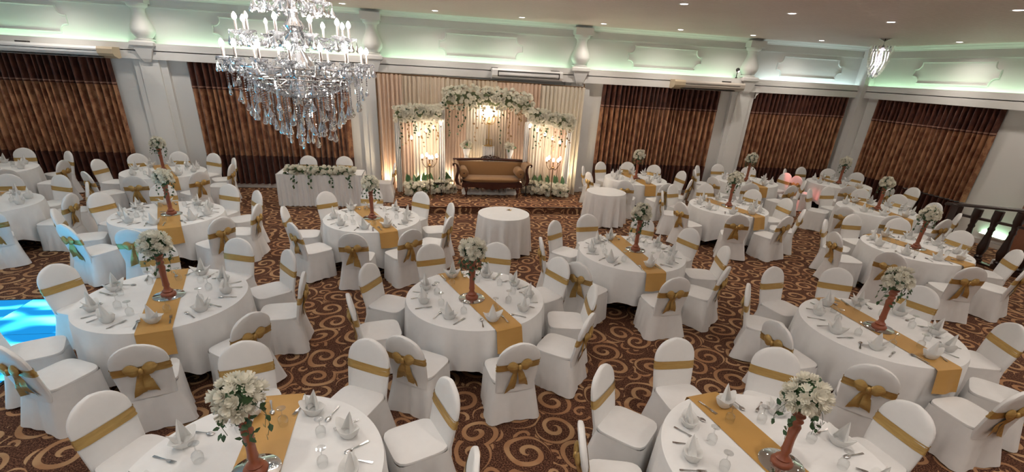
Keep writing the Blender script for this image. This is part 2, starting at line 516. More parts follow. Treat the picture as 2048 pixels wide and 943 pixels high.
for i, y in enumerate([11.25, 6.6, 2.0]):
    put('frieze_frame', FRM, wr, (XR, y, 0), (0, 0, -PI / 2))

# cove lamps lying in the ledge
bays = [(-10.3, -6.72), (-6.08, -1.56), (-0.94, 3.88), (4.52, 8.98)]
for i, (a, b) in enumerate(bays):
    light('cove_light', 'AREA', ((a + b) / 2, 13.73, LEDGE - 0.125), COVE_W * (b - a) / 4.8, COVEC, None, (PI, 0, 0), shape='RECTANGLE', size=b - a, size_y=0.05)
light('cove_light', 'AREA', ((9.62 + 13.0) / 2, 13.73, LEDGE - 0.125), COVE_W * 0.75, COVEB, None, (PI, 0, 0), shape='RECTANGLE', size=3.3, size_y=0.05)
light('cove_light', 'AREA', (13.21, 8.4, LEDGE - 0.125), COVE_W * 2.1, COVEC, None, (PI, 0, 0), shape='RECTANGLE', size=0.05, size_y=10.2)

# ------------------------------------------------------------------ curtains
def pleat_grid(x0, x1, z0, z1, amp, period, seed, y=0.0, rows=6, gather=0.0, cols_per=8, flare=1.0):
    rng = random.Random(seed)
    n = max(3, round((x1 - x0) / period)); cols = n * cols_per
    ph = [rng.uniform(-0.35, 0.35) for _ in range(n + 1)]
    am = [rng.uniform(0.65, 1.25) for _ in range(n + 1)]
    vs = []; fs = []
    for r in range(rows + 1):
        z = z0 + (z1 - z0) * r / rows
        for c in range(cols + 1):
            u = c / cols_per; k = min(int(u), n); fr = u - k; k2 = min(k + 1, n)
            p = ph[k] * (1 - fr) + ph[k2] * fr; a = am[k] * (1 - fr) + am[k2] * fr
            s = math.sin(TAU * u + p * 2)
            s = math.copysign(abs(s) ** 0.75, s)
            yy = y + amp * a * s * (1 + (flare - 1) * (1 - r / rows))
            vs.append((x0 + (x1 - x0) * c / cols + 0.02 * p * math.sin(z * 2 + c), yy, z))
    for r in range(rows):
        for c in range(cols):
            i = r * (cols + 1) + c
            fs.append((i, i + 1, i + cols + 2, i + cols + 1))
    return vs, fs

def groove_grid(x0, x1, z0, z1, amp, period, seed, y, rows):
    rng = random.Random(seed)
    n = max(3, round((x1 - x0) / period)); K = 10
    wd = [rng.uniform(0.7, 1.3) for _ in range(n)]; tw = sum(wd)
    dp = [rng.uniform(0.7, 1.25) for _ in range(n)]
    sw = [rng.uniform(-1, 1) for _ in range(n)]
    xs = []; acc = 0
    for k in range(n):
        for c in range(K): xs.append((x0 + (x1 - x0) * (acc + wd[k] * c / K) / tw, k, c / K))
        acc += wd[k]
    xs.append((x1, n - 1, 1.0))
    vs = []; fs = []; C = len(xs)
    for r in range(rows + 1):
        z = z0 + (z1 - z0) * r / rows
        for x, k, u in xs:
            lobe = math.sin(PI * u) ** 1.3
            vs.append((x + 0.012 * sw[k] * math.sin(z * 1.3 + k), y + amp * dp[k] * (0.55 - lobe), z))
    for r in range(rows):
        for c in range(C - 1):
            i = r * C + c
            fs.append((i, i + 1, i + C + 1, i + C))
    return vs, fs

def curtain(x0, x1, loc, rz, label, seed, gap=None):
    root = empty('curtain', loc, rz)
    tag(root, label, 'curtain', 'brown pleated curtains along the walls')
    def band(name, z0, z1, mat, dy, rows):
        v, f = groove_grid(x0, x1, z0, z1, 0.13, 0.140, seed, dy, rows)
        MB().add(v, f).build(name, mat, root)
    band('curtain_body', 0.84, 2.50, CURT, 0, 10)
    band('heading_band', 2.53, 3.03, CURTB, -0.004, 4)
    band('hem_band', 0.12, 0.81, CURTB, -0.004, 4)
    band('piping', 2.44, 2.56, CURTB, -0.010, 1)
    band('piping', 2.47, 2.50, CURTL, -0.016, 1)
    band('piping', 0.78, 0.86, CURTB, -0.010, 1)
    return root
curtain(-10.3, -7.25, (0, 13.76, 0), 0, 'brown pleated curtain at the left end, below a white air conditioner', 11)
curtain(-5.62, -1.92, (0, 13.76, 0), 0, 'brown pleated curtain hanging behind the head table and chandelier', 12)
curtain(4.94, 8.58, (0, 13.76, 0), 0, 'brown pleated curtain just right of the stage, below beige air conditioner', 13)
curtain(9.69, 12.88, (0, 13.76, 0), 0, 'brown pleated curtain nearest the corner on the stage wall', 14)
cr = curtain(-13.1, -11.36, (13.26, 0, 0), -PI / 2, 'brown pleated curtain on the railing side wall, drawn from two halves', 15)
for nm, z0, z1, mat, dy, rows in (('curtain_body', 0.84, 2.5, CURT, 0, 10), ('heading_band', 2.53, 3.03, CURTB, -0.004, 4), ('hem_band', 0.12, 0.81, CURTB, -0.004, 4), ('piping', 2.44, 2.56, CURTB, -0.01, 1), ('piping', 2.47, 2.5, CURTL, -0.016, 1)):
    v, f = groove_grid(-11.33, -9.64, z0, z1, 0.13, 0.140, 16, dy, rows)
    MB().add(v, f).build(nm, mat, cr)

# rounded white brackets at the head of the curtain beside the corner
for px, s in ((9.69, 1), (9.0, -1)):
    m = MB(); k = 6; r = 0.17
    out = [(0, 0)] + [(r - r * math.sin(PI / 2 * i / k), -r + r * math.cos(PI / 2 * i / k)) for i in range(k + 1)]
    out = [(0, -r), (0, 0), (r, 0)] + [(r - r * math.sin(PI / 2 * i / k), -r + r * math.cos(PI / 2 * i / k)) for i in range(k + 1)][1:-1]
    if s > 0:
        m.loft([[(px - 0.03 + x, y, CURT_TOP + z) for x, z in out] for y in (13.70, 13.74)], True, True)
        m.build('arch_bracket', WHITE, wb, False)

# ------------------------------------------------------------------ air conditioners
def ac_cabinet(x0, x1, label, body_mat, end_mat, end_side):
    root = empty('air_conditioner', ((x0 + x1) / 2, 13.675, 3.02))
    tag(root, label, 'air conditioner')
    L = (x1 - x0) / 2
    prof = [(0, 0.02), (-0.10, 0.0), (-0.26, 0.05), (-0.30, 0.10), (-0.30, 0.19), (-0.27, 0.235), (0, 0.235)]
    MB().loft([[(x, y, z) for y, z in prof] for x in (-L, L)], True, True).build('body', body_mat, root, False)
    MB().box((0, -0.19, 0.018), (2 * L - 0.5, 0.12, 0.012)).build('air_slot', DARK, root, False)
    MB().box((0, -0.302, 0.15), (2 * L - 0.3, 0.006, 0.012)).build('front_seam', DARK, root, False)
    e = end_side
    MB().loft([[(e * (L + dx), y * 1.03, z * 1.02) for y, z in prof] for dx in (-0.30, 0.02)], True, True).build('end_cap', end_mat, root, False)
    MB().box((-0.55 * e, -0.16, 0.25), (0.22, 0.12, 0.03)).build('label_plate', DARK, root, False)
    return root
ac_cabinet(-9.45, -6.95, 'long white air conditioner with yellowed end above left curtain', ACW, ACY, 1)
ac_cabinet(6.88, 9.02, 'long aged beige air conditioner above curtain beside stage', ACT, ACY, -1)
root = empty('wall_air_conditioner', (2.71, 13.675, 3.02))
tag(root, 'white split air conditioner mounted above the wedding stage', 'air conditioner')
prof = [(0, 0), (-0.14, 0.0), (-0.22, 0.04), (-0.24, 0.10), (-0.24, 0.22), (-0.21, 0.26), (0, 0.26)]
MB().loft([[(x, y, z) for y, z in prof] for x in (-0.95, 0.95)], True, True).build('body', ACW, root, False)
fr = MB()
for a, b in (((-0.80, 0.19), (0.86, 0.212)), ((-0.80, 0.07), (0.86, 0.092)), ((-0.80, 0.07), (-0.778, 0.212)), ((0.838, 0.07), (0.86, 0.212))):
    fr.bbox((a[0], -0.248, a[1]), (b[0], -0.238, b[1]))
fr.build('louvre_frame', DARK, root, False)
MB().bbox((-0.74, -0.25, 0.120), (0.80, -0.238, 0.162)).build('louvre_blade', ACW, root, False)
MB().bbox((-0.95, -0.2, 0.26), (-0.80, -0.02, 0.275)).build('mount_bracket', DARK, root, False)
MB().bbox((0.66, -0.2, 0.26), (0.86, -0.02, 0.275)).build('mount_bracket', DARK, root, False)

cc = empty('party_spotlight', (8.88, 13.69, LEDGE + 0.012))
tag(cc, 'small round pink party spotlight perched on the ledge beside the urn', 'spotlight')
MB().lathe([(0.03, 0), (0.03, 0.02), (0.012, 0.03), (0.012, 0.19)], 12).build('foot', DARK, cc)
MB().ball((0, 0, 0.215), 0.055, 12, 8).build('housing', DARK, cc)
PK = Vector((10.46, 12.03, 0.80)) - Vector((8.88, 13.69, LEDGE + 0.227))
PQ = PK.to_track_quat('-Z', 'Y').to_euler()
PKn = PK.normalized()
ln_ = MB().lathe([(0.001, 0), (0.026, 0), (0.026, 0.012)], 12, cap=False).build('lens', emit('pink_lens', (1.0, 0.55, 0.6), 12.0), cc)
ln_.location = Vector((0, 0, 0.215)) + PKn * 0.056; ln_.rotation_euler = PQ
light('party_lamp', 'SPOT', Vector((0, 0, 0.215)) + PKn * 0.075, 420, (1.0, 0.16, 0.14), cc, PQ, spot_size=rad(13), spot_blend=0.5, shadow_soft_size=0.02)

# ------------------------------------------------------------------ recessed ceiling lights
ringm = MB().lathe([(0.062, 0.0), (0.085, -0.006), (0.095, -0.004), (0.098, 0.004)], 20, cap=False).mesh('trim_ring', ACW)
lensm = MB().lathe([(0.001, -0.003), (0.062, -0.003), (0.062, 0.004)], 20, cap=False).mesh('lens', LENS)
spots = []
for i in range(10):
    spots.append((-7.98 + 2.07 * i, 12.9))
for y in (10.76, 8.63, 6.5, 4.4, 2.3):
    spots.append((12.58, y)); spots.append((-9.7, y))
for i in range(7):
    spots.append((-3.87 + 2.05 * i, 8.62))
for y in (6.5, 4.4, 2.3):
    spots.append((8.38, y)); spots.append((-5.6, y))
for x in (-1.8, 0.3, 2.3, 4.4, 6.4):
    spots.append((x, 2.0))
for i in range(11):
    spots.append((-8.0 + 2.07 * i, -0.2))  # unseen row over the balcony, added to brighten camera-facing surfaces
ORD = ['first', 'second', 'third', 'fourth', 'fifth', 'sixth', 'seventh', 'eighth', 'ninth', 'tenth', 'eleventh', 'twelfth']
cnt = {}
for (x, y) in spots:
    row = 'added balcony fill row' if -1 < y < 1 else 'rearmost balcony row' if y < -1 else 'row along the stage wall' if y > 12 else ('column along the railing side' if x > 12 else ('column at the left end' if x < -9 else ('inner row ahead of the chandelier' if y > 8 and x < 12 else ('inner column before the railing' if x > 8 else ('inner column at left' if x < -5 and y > 1 else ('row above the front tables' if y > 1 else ('row above the balcony' if y > -1 else 'last row above the balcony')))))))
    k = cnt.get(row, 0); cnt[row] = k + 1
    d = empty('ceiling_downlight', (x, y, ZC))
    tag(d, 'round recessed ceiling downlight, %s in the %s' % (ORD[k], row), 'ceiling light', 'recessed ceiling downlights')
    put('trim_ring', ringm, d); put('lens', lensm, d)
    light('downlight_lamp', 'SPOT', (0, 0, -0.02), DOWNLIGHT_W, (1.0, 0.90, 0.80), d, (0, 0, 0), spot_size=rad(150), spot_blend=0.9, shadow_soft_size=0.06)

# ------------------------------------------------------------------ stage
STX0, STX1, STY0, STZ = -0.80, 4.02, 11.42, 0.15
st = empty('stage_platform', ((STX0 + STX1) / 2, (STY0 + 13.7) / 2, 0))
tag(st, 'low carpeted stage platform in front of the pleated drapes', 'stage')
ox, oy = st.location[0], st.location[1]
MB().bbox((STX0 - ox, STY0 - oy, 0.0), (STX1 - ox, 13.7 - oy, STZ)).build('deck', CARPET, st, False)
MB().bbox((STX0 - 0.01 - ox, STY0 - 0.012 - oy, STZ - 0.018), (STX1 + 0.01 - ox, STY0 + 0.03 - oy, STZ + 0.004)).build('edge_strip', MAHOG, st, False)

# pleated back drapes
bd = empty('stage_drape', (1.56, 13.42, STZ))
tag(bd, 'tall beige pleated drape covering the wall behind the stage', 'drape')
cols = [(PEACH, -1.18, -0.55), (BEIGE, -0.55, 0.65), (BEIGE, 0.65, 1.9), (PEACH, 1.9, 3.1), (CREAM, 3.1, 4.30)]  # leftmost panel's peach is the warm uplight put into its cloth colour
for i, (mt, a, b) in enumerate(cols):
    z0 = -0.14 if i in (0,) else (-0.14 if b > 4.02 else 0.01)
    v, f = pleat_grid(a - 1.56, b - 1.56, z0, 2.86 - 0.02 * i, 0.03, 0.11, 30 + i, 0, 6, flare=1.5)
    MB().add(v, f).build('drape_panel', mt, bd)
MB().tube([(-2.76, 0.02, 2.87), (2.76, 0.02, 2.78)], 0.015, 8).build('curtain_rod', BRONZE, bd)
# poles that carry the rod
for x in (-2.74, 2.72):
    MB().tube([(x, 0.03, -0.14), (x, 0.03, 2.86)], 0.02, 8).build('upright_pole', BRONZE, bd)

def petal_flower(name, petals, r, cup, layers=1):
    m = MB()
    for L in range(layers):
        rr = r * (1 - 0.27 * L); cc_ = cup + 0.55 * L
        for k in range(petals):
            a = TAU * k / petals + L * PI / petals
            ca, sa = math.cos(a), math.sin(a); wd = rr * 1.9 / petals * 1.25
            pts = []
            for u, wu in ((0.08, 0.45), (0.6, 1.0), (1.0, 0.55)):
                rad_ = rr * u; z = rr * cc_ * u * u + 0.012 * L
                for s in (-1, 1):
                    x = rad_; y = s * wd * wu
                    pts.append((x * ca - y * sa, x * sa + y * ca, z))
            m.add(pts, [(0, 1, 3, 2), (2, 3, 5, 4)])
    m.ball((0, 0, 0.008), r * 0.2, 5, 3)
    return m.mesh(name, PETAL)
BLOOM = [petal_flower('blossom', 7, 0.062, 0.45, 3), petal_flower('blossom', 6, 0.066, 0.6, 3), petal_flower('blossom', 12, 0.062, 0.22, 2)]

def leaf_pts(l, wd, fold=0.15):
    return [(0, 0, 0), (-wd, l * 0.35, fold * wd), (0, l * 0.45, 0), (wd, l * 0.35, fold * wd), (-wd * 0.6, l * 0.75, fold * wd), (wd * 0.6, l * 0.75, fold * wd), (0, l, 0)], [(0, 2, 1), (0, 3, 2), (1, 2, 4), (2, 3, 5), (2, 6, 4), (2, 5, 6)]

def orient(nrm, spin=0.0):
    n = Vector(nrm).normalized()
    return n.to_track_quat('Z', 'Y').to_matrix().to_4x4() @ Matrix.Rotation(spin, 4, 'Z')

def scatter_leaves(m, rng, pts, lo, hi):
    for p, n in pts:
        v, f = leaf_pts(rng.uniform(lo, hi), rng.uniform(lo, hi) * 0.33)
        m.add(v, f, Matrix.Translation(p) @ orient(n, rng.uniform(0, TAU)) @ Matrix.Rotation(rng.uniform(-0.6, 0.6), 4, 'X'))

def garland(name, label, cat, path, ry, rz, nblo, seed, group, size=(0.8, 1.25), vines=(), leaves=40, upward=0.2, loc0=None, face=-1):
    """blossoms packed round a path of points; path in world coordinates"""
    rng = random.Random(seed)
    P = [Vector(p) for p in path]
    base = loc0 or P[len(P) // 2]
    root = empty(name, base); base = Vector(base)
    tag(root, label, cat, group)
    seg = [(P[i + 1] - P[i]).length for i in range(len(P) - 1)]; tot = sum(seg)
    def at(u):
        d = u * tot
        for i, s in enumerate(seg):
            if d <= s or i == len(seg) - 1:
                return P[i].lerp(P[i + 1], d / s), (P[i + 1] - P[i]).normalized()
            d -= s
    core = MB()
    loops = []
    for k in range(25):
        p, t = at(k / 24)
        side = t.cross(Vector((0, 0, 1))).normalized()
        e = 0.66 * math.sqrt(max(0.05, 1 - (2 * k / 24 - 1) ** 8))
        loops.append([p - base + side * ry * e * math.cos(TAU * j / 10) + Vector((0, 0, 1)) * rz * e * math.sin(TAU * j / 10) for j in range(10)])
    core.loft(loops, True, True).build('moss_base', FOAM, root)
    placed = []
    for i in range(nblo):
        best = None
        for _ in range(6):
            u = rng.random(); a = rng.uniform(-0.35 * PI, 1.0 * PI) if face < 0 else rng.uniform(0, TAU)
            p, t = at(u)
            side = t.cross(Vector((0, 0, 1))).normalized()
            if face < 0 and side.y > 0: side = -side
            n = side * math.cos(a) + Vector((0, 0, 1)) * math.sin(a)
            q = p + side * ry * math.cos(a) * rng.uniform(0.85, 1.1) + Vector((0, 0, 1)) * rz * math.sin(a) * rng.uniform(0.85, 1.1)
            d = min([(q - z).length for z in placed] or [9])
            if best is None or d > best[0]: best = (d, q, n)
        d, q, n = best
        placed.append(q)
        s = rng.uniform(*size)
        n = (n + Vector((rng.uniform(-.4, .4), -0.35, rng.uniform(-.2, .5) + upward))).normalized()
        o = put('blossom', BLOOM[rng.randrange(3)], root)
        o.matrix_local = Matrix.Translation(q - base) @ orient(n, rng.uniform(0, TAU)) @ Matrix.Scale(s, 4)
    lv = MB(); pts = []
    for i in range(leaves):
        u = rng.random(); a = rng.uniform(-0.5 * PI, PI); p, t = at(u)
        side = t.cross(Vector((0, 0, 1))).normalized()
        if face < 0 and side.y > 0: side = -side
        n = side * math.cos(a) + Vector((0, 0, 1)) * math.sin(a)
        pts.append((p + side * ry * math.cos(a) * 1.05 + Vector((0, 0, 1)) * rz * math.sin(a) * 1.05 - base, n))
    scatter_leaves(lv, rng, pts, 0.07, 0.12)
    lf = lv.build('foliage', LEAF, root); lf['kind'] = 'stuff'
    for (u, ln, mat, nl) in vines:
        p, t = at(u)
        side = t.cross(Vector((0, 0, 1))).normalized()
        if side.y > 0: side = -side
        p = p - base + side * ry * 0.6 + Vector((0, 0, -rz * 0.7))
        v = MB(); q = [p + Vector((0.02 * math.sin(k * 1.7 + u * 9), -0.01 * k, -ln * k / 6)) for k in range(7)]
        v.tube(q, 0.003, 4)
        pts = []
        for k in range(nl):
            c = p + Vector((0.02 * math.sin(k * 6 / nl * 1.7 + u * 9) + rng.uniform(-.03, .03), -0.03, -ln * (k + 0.5) / nl))
            pts.append((c, (rng.uniform(-.5, .5), -1, rng.uniform(0, .6))))
        scatter_leaves(v, rng, pts, 0.05, 0.085)
        v.build('hanging_vine', mat, root)
    return root

GRP = 'white flower garlands of the stage'
frames = [('left', -0.68, 0.44, 12.90, 2.04), ('centre', 0.46, 2.78, 13.22, 2.42), ('right', 2.66, 3.82, 12.90, 2.04)]
FL = {'left': 'lower flower decked frame at the left of the stage', 'centre': 'tall middle flower decked frame behind the sofa', 'right': 'lower flower decked frame at the right of the stage'}
for nm, a, b, y, zt in frames:
    c = (a + b) / 2
    r = empty('backdrop_frame', (c, y, STZ))
    tag(r, {'left': 'draped backdrop frame left of the sofa', 'centre': 'tall draped backdrop frame right behind the sofa', 'right': 'draped backdrop frame right of the sofa'}[nm], 'frame', 'draped frames on the stage')
    h = zt - STZ
    for s in (-1, 1):
        MB().tube([(s * (b - a) / 2, 0, 0), (s * (b - a) / 2, 0, h)], 0.018, 8).build('post', ACW, r)
    MB().tube([(-(b - a) / 2, 0, h), ((b - a) / 2, 0, h)], 0.018, 8).build('top_bar', ACW, r)
    k = 4 if nm == 'centre' else 3
    for i in range(k):
        xa = -(b - a) / 2 + 0.08 + (b - a - 0.16) * i / k; xb = -(b - a) / 2 + 0.08 + (b - a - 0.16) * (i + 1) / k
        v, f = pleat_grid(xa, xb, 0.01, h, 0.018, 0.075, hash((nm == 'left', nm == 'right', i)) % 97, 0.03, 4, flare=1.4)
        MB().add(v, f).build('pleated_cloth', [PEACH, CREAM, BEIGE, PEACH][(i + (1 if nm == 'right' else 0)) % 4], r)
    for s in (-1, 1):
        v, f = pleat_grid(s * (b - a) / 2 - 0.07, s * (b - a) / 2 + 0.07, 0.01, h, 0.02, 0.05, 5 + s, -0.03, 4, flare=1.8)
        MB().add(v, f).build('white_swag', SHEER, r)
rng = random.Random(5)
vn = [(0.05 + 0.1 * i + rng.uniform(-.03, .03), rng.uniform(0.25, 0.95), [LEAF, LEAFD][rng.random() < 0.55], 9) for i in range(10)]
garland('flower_garland', 'widest white blossom garland on the tall middle frame above the sofa', 'garland', [(0.48, 13.08, 2.47), (0.97, 13.05, 2.56), (1.65, 13.03, 2.54), (2.27, 13.05, 2.51), (2.77, 13.08, 2.41)], 0.17, 0.24, 165, 71, GRP, vines=vn, leaves=60)
vn = [(0.12 + 0.15 * i, rng.uniform(0.2, 0.7), [LEAF, LEAFD][i % 2], 8) for i in range(6)]
garland('flower_garland', 'white blossom garland on the lower frame nearest the head table', 'garland', [(-0.72, 12.74, 2.12), (-0.1, 12.70, 2.16), (0.44, 12.74, 2.18)], 0.15, 0.17, 88, 72, GRP, vines=vn, leaves=36)
garland('flower_garland', 'white blossom garland on the lower frame nearest the beige air conditioner', 'garland', [(2.66, 12.74, 2.20), (3.2, 12.70, 2.13), (3.86, 12.74, 2.06)], 0.15, 0.17, 92, 73, GRP, vines=vn, leaves=36)

def floor_garland(path, label, seed):
    g = garland('flower_border', label, 'garland', path, 0.17, 0.13, 84, seed, 'white flower borders on the stage floor', size=(0.85, 1.3), leaves=40, upward=0.9)
    rng = random.Random(seed); base = Vector(g.location)
    for k in range(7):
        u = (k + 0.5) / 7; i = min(int(u * (len(path) - 1)), len(path) - 2); fr = u * (len(path) - 1) - i
        p = Vector(path[i]).lerp(Vector(path[i + 1]), fr) - base + Vector((0, 0.10, 0.1))
        m = MB()
        for q in range(2):
            v, f = leaf_pts(rng.uniform(0.22, 0.30), rng.uniform(0.05, 0.075), 0.4)
            m.add(v, f, Matrix.Translation(p) @ Matrix.Rotation(rng.uniform(-0.6, 0.6), 4, 'Z') @ Matrix.Rotation(rng.uniform(-0.5, 0.5), 4, 'Y') @ Matrix.Rotation(PI / 2 - 0.2 + rng.uniform(-.3, .2), 4, 'X'))
        m.build('broad_leaf', LEAFP, g)
floor_garland([(-0.55, 12.58, 0.325), (-0.1, 12.66, 0.325), (0.40, 12.80, 0.325), (0.72, 12.95, 0.325)], 'white flower border on the stage floor left of the sofa', 81)
floor_garland([(2.72, 12.92, 0.325), (2.95, 12.78, 0.325), (3.35, 12.64, 0.325), (3.80, 12.52, 0.325)], 'white flower border on the stage floor right of the sofa', 82)
# gathered white cloth on the floor under the sofa
v = []; f = []
sw = MB(); loops = []
for k in range(31):
    x = 0.95 + 1.5 * k / 30
    hgt = 0.06 + 0.04 * abs(math.sin(k * 1.1)) + 0.02 * math.sin(k * 2.7)
    loops.append([(x - 1.7, 0.14 * math.cos(PI * j / 8) + 0.02 * math.sin(k + j), hgt * 1.5 * math.sin(PI * j / 8)) for j in range(9)])
sw.loft(loops, closed=False)
o = sw.build('gathered_cloth', SHEER); o.location = (1.7, 12.82, STZ)
tag(o, 'white gathered cloth lying on the stage floor under the sofa', 'cloth')

# ------------------------------------------------------------------ settee
SX, SY = 1.72, 12.66
so = empty('settee', (SX, SY, STZ))
tag(so, 'antique dark wood settee with caramel upholstery and two bolsters', 'sofa')
HW = 0.80
MB().bbox((-HW + 0.02, -0.27, 0.36), (HW - 0.02, 0.28, 0.40)).bbox((-HW, -0.30, 0.27), (HW, -0.25, 0.37)).bbox((-HW, 0.25, 0.27), (HW, 0.30, 0.37)).build('seat_rail', MAHOG, so, False)
# carved apron
ap = MB()
ap.loft([[(x, -0.305, 0.325), (x, -0.305, 0.28 - d), (x, -0.28, 0.28 - d), (x, -0.28, 0.325)] for x, d in [(-0.42, 0.002), (-0.34, 0.03), (-0.26, 0.02), (-0.17, 0.06), (-0.08, 0.05), (0, 0.085), (0.08, 0.05), (0.17, 0.06), (0.26, 0.02), (0.34, 0.03), (0.42, 0.002)]], True, True)
ap.build('carved_apron', MAHOG, so)
cu = MB()
def rr_loop(hx, hy, cx, cy_, z, n=32, p=5.0):
    out = []
    for i in range(n):
        a = TAU * i / n; c, s = math.cos(a), math.sin(a)
        q = (abs(c) ** p + abs(s) ** p) ** (-1 / p)
        out.append((cx + hx * c * q, cy_ + hy * s * q, z))
    return out
cu.loft([rr_loop(HW - 0.06, 0.27, 0, 0, 0.40), rr_loop(HW - 0.03, 0.285, 0, -0.01, 0.43), rr_loop(HW - 0.03, 0.285, 0, -0.01, 0.47), rr_loop(HW - 0.07, 0.25, 0, -0.01, 0.495), rr_loop(HW - 0.3, 0.12, 0, 0, 0.505)], True, True)
cu.build('seat_cushion', CARAMEL, so)
bk = MB()
bk.loft([[(-hw, y, z), (-hw * 0.5, y - 0.025, z), (0, y - 0.03, z), (hw * 0.5, y - 0.025, z), (hw, y, z), (hw, y + 0.08, z), (-hw, y + 0.08, z)] for z, y, hw in ((0.44, 0.20, 0.80), (0.60, 0.23, 0.84), (0.75, 0.27, 0.89), (0.84, 0.29, 0.93))], True, True)
bk.build('backrest', CARAMEL, so)
MB().tube([(-1.0, 0.33, 0.87), (-0.5, 0.335, 0.885), (0, 0.335, 0.90), (0.5, 0.335, 0.885), (1.0, 0.33, 0.87)], 0.035, 8).build('top_rail', MAHOG, so)
cr_ = MB()
for s in (-1, 1):
    cr_.tube([(s * (0.02 + 0.055 * t - 0.02 * math.sin(t * 3)), 0.335, 0.93 + 0.05 * math.sin(PI * t / 4.2) * (1.3 - 0.2 * t)) for t in [k * 0.42 for k in range(11)]], 0.012, 6)
    for q in range(3):
        cr_.tube([(s * (0.06 + 0.075 * q + 0.03 * math.cos(a)), 0.335, 0.945 + 0.024 * math.sin(a) - 0.006 * q) for a in [TAU * k / 10 for k in range(11)]], 0.007, 5)
cr_.ball((0, 0.335, 0.99), 0.025, 8, 6)
cr_.build('carved_crest', MAHOG, so)
for s in (-1, 1):
    # scrolled arm: sweep of the front board, upholstered inside
    path = [(0.80, 0.30), (0.90, 0.34), (0.945, 0.44), (0.93, 0.55), (0.90, 0.66), (0.90, 0.76), (0.93, 0.84), (0.98, 0.875), (1.02, 0.86), (1.025, 0.82), (0.99, 0.815)]
    a_ = MB()
    loops = []
    for (x, z), wd in zip(path, (0.07, 0.09, 0.085, 0.07, 0.06, 0.055, 0.05, 0.045, 0.04, 0.035, 0.03)):
        loops.append([(s * (x - wd / 2), -0.31, z - 0.01), (s * (x + wd / 2), -0.31, z + 0.01), (s * (x + wd / 2), -0.27, z + 0.01), (s * (x - wd / 2), -0.27, z - 0.01)])
    a_.loft(loops, True, True).build('scroll_arm_front', MAHOG, so)
    a2 = MB()
    loops = []
    for (x, z) in path[1:9]:
        loops.append([(s * (x - 0.04), -0.28, z), (s * (x + 0.035), -0.28, z + 0.01), (s * (x + 0.02), 0.32, z + 0.01), (s * (x - 0.06), 0.30, z)])
    a2.loft(loops, True, True).build('padded_arm', CARAMEL, so)
    bo = MB()
    bo.lathe([(0.005, -0.27), (0.025, -0.285), (0.10, -0.275), (0.118, -0.255), (0.12, 0.22), (0.10, 0.24), (0.005, 0.24)], 20, Matrix.Translation((s * 0.745, 0, 0.625)) @ Matrix.Rotation(-PI / 2, 4, 'X') @ Matrix.Diagonal((1, 1, 1, 1)))
    b = bo.build('bolster', CARAMEL, so)
    MB().ball((s * 0.745, -0.285, 0.625), 0.018, 8, 5).ball((s * 0.745, 0.25, 0.625), 0.012, 8, 5).build('button', MAHOG, b)
    for yy in (-0.26, 0.26):
        lg = MB().lathe([(0.028, 0.0), (0.024, 0.02), (0.018, 0.05), (0.03, 0.08), (0.018, 0.10), (0.026, 0.14), (0.045, 0.20), (0.05, 0.24), (0.035, 0.262), (0.055, 0.325), (0.055, 0.32)], 14, Matrix.Translation((s * 0.68, yy, 0)))
        lg.build('leg', MAHOG, so)

# ------------------------------------------------------------------ candelabra and stepped lamps
def bulb_mesh(name, r, mat):
    return MB().lathe([(r * 0.35, 0), (r * 0.85, r * 0.6), (r, r * 1.2), (r * 0.8, r * 2.0), (r * 0.35, r * 2.7), (0.001, r * 3.0)], 10).mesh(name, mat)
GBULB = bulb_mesh('bulb', 0.034, BULBW)
def candelabra(loc, hub, arm, label, seed, pole_mat, foot=True, tip=0.18):
    r = empty('candelabra', loc)
    tag(r, label, 'candelabra', 'lit candelabra of the stage')
    MB().lathe([(0.13, 0), (0.125, 0.012), (0.05, 0.03), (0.02, 0.05), (0.012, 0.08)], 16).build('base', pole_mat, r)
    MB().tube([(0, 0, 0.05), (0, 0, hub + 0.10)], 0.012, 8).build('pole', pole_mat, r)
    MB().lathe([(0.005, hub - 0.05), (0.03, hub - 0.03), (0.055, hub), (0.03, hub + 0.02), (0.012, hub + 0.05)], 12).build('hub', pole_mat, r)
    tips = [(0, 0, hub + 0.10)]
    for k in range(4):
        a = rad(20) + k * PI / 2
        pts = []
        for q in range(9):
            t = q / 8
            pts.append((math.cos(a) * arm * t, math.sin(a) * arm * t, hub - 0.055 * math.sin(PI * t * 0.9) * 1.3 + 0.10 * t * t))
        pts.append((math.cos(a) * arm, math.sin(a) * arm, hub + 0.13))
        ar = MB().tube(pts, 0.007, 6).build('arm', pole_mat, r)
        tips.append((math.cos(a) * arm, math.sin(a) * arm, hub + 0.13))
    for t in tips:
        c = MB().lathe([(0.028, 0), (0.03, 0.01), (0.016, 0.015), (0.014, 0.05)], 10).build('candle_cup', pole_mat, r)
        c.location = t
        b = put('bulb', GBULB, c, (0, 0, 0.05))
    light('candelabra_lamp', 'POINT', (0, 0, hub + 0.32), 9, (1.0, 0.80, 0.60), r, shadow_soft_size=0.12)
    return r
candelabra((0.10, 12.36, STZ), 0.82, 0.19, 'black five bulb candelabra standing left of the sofa', 1, BRONZE)
candelabra((3.32, 12.38, STZ), 0.82, 0.21, 'bronze five bulb candelabra standing right of the sofa', 2, BRONZE)

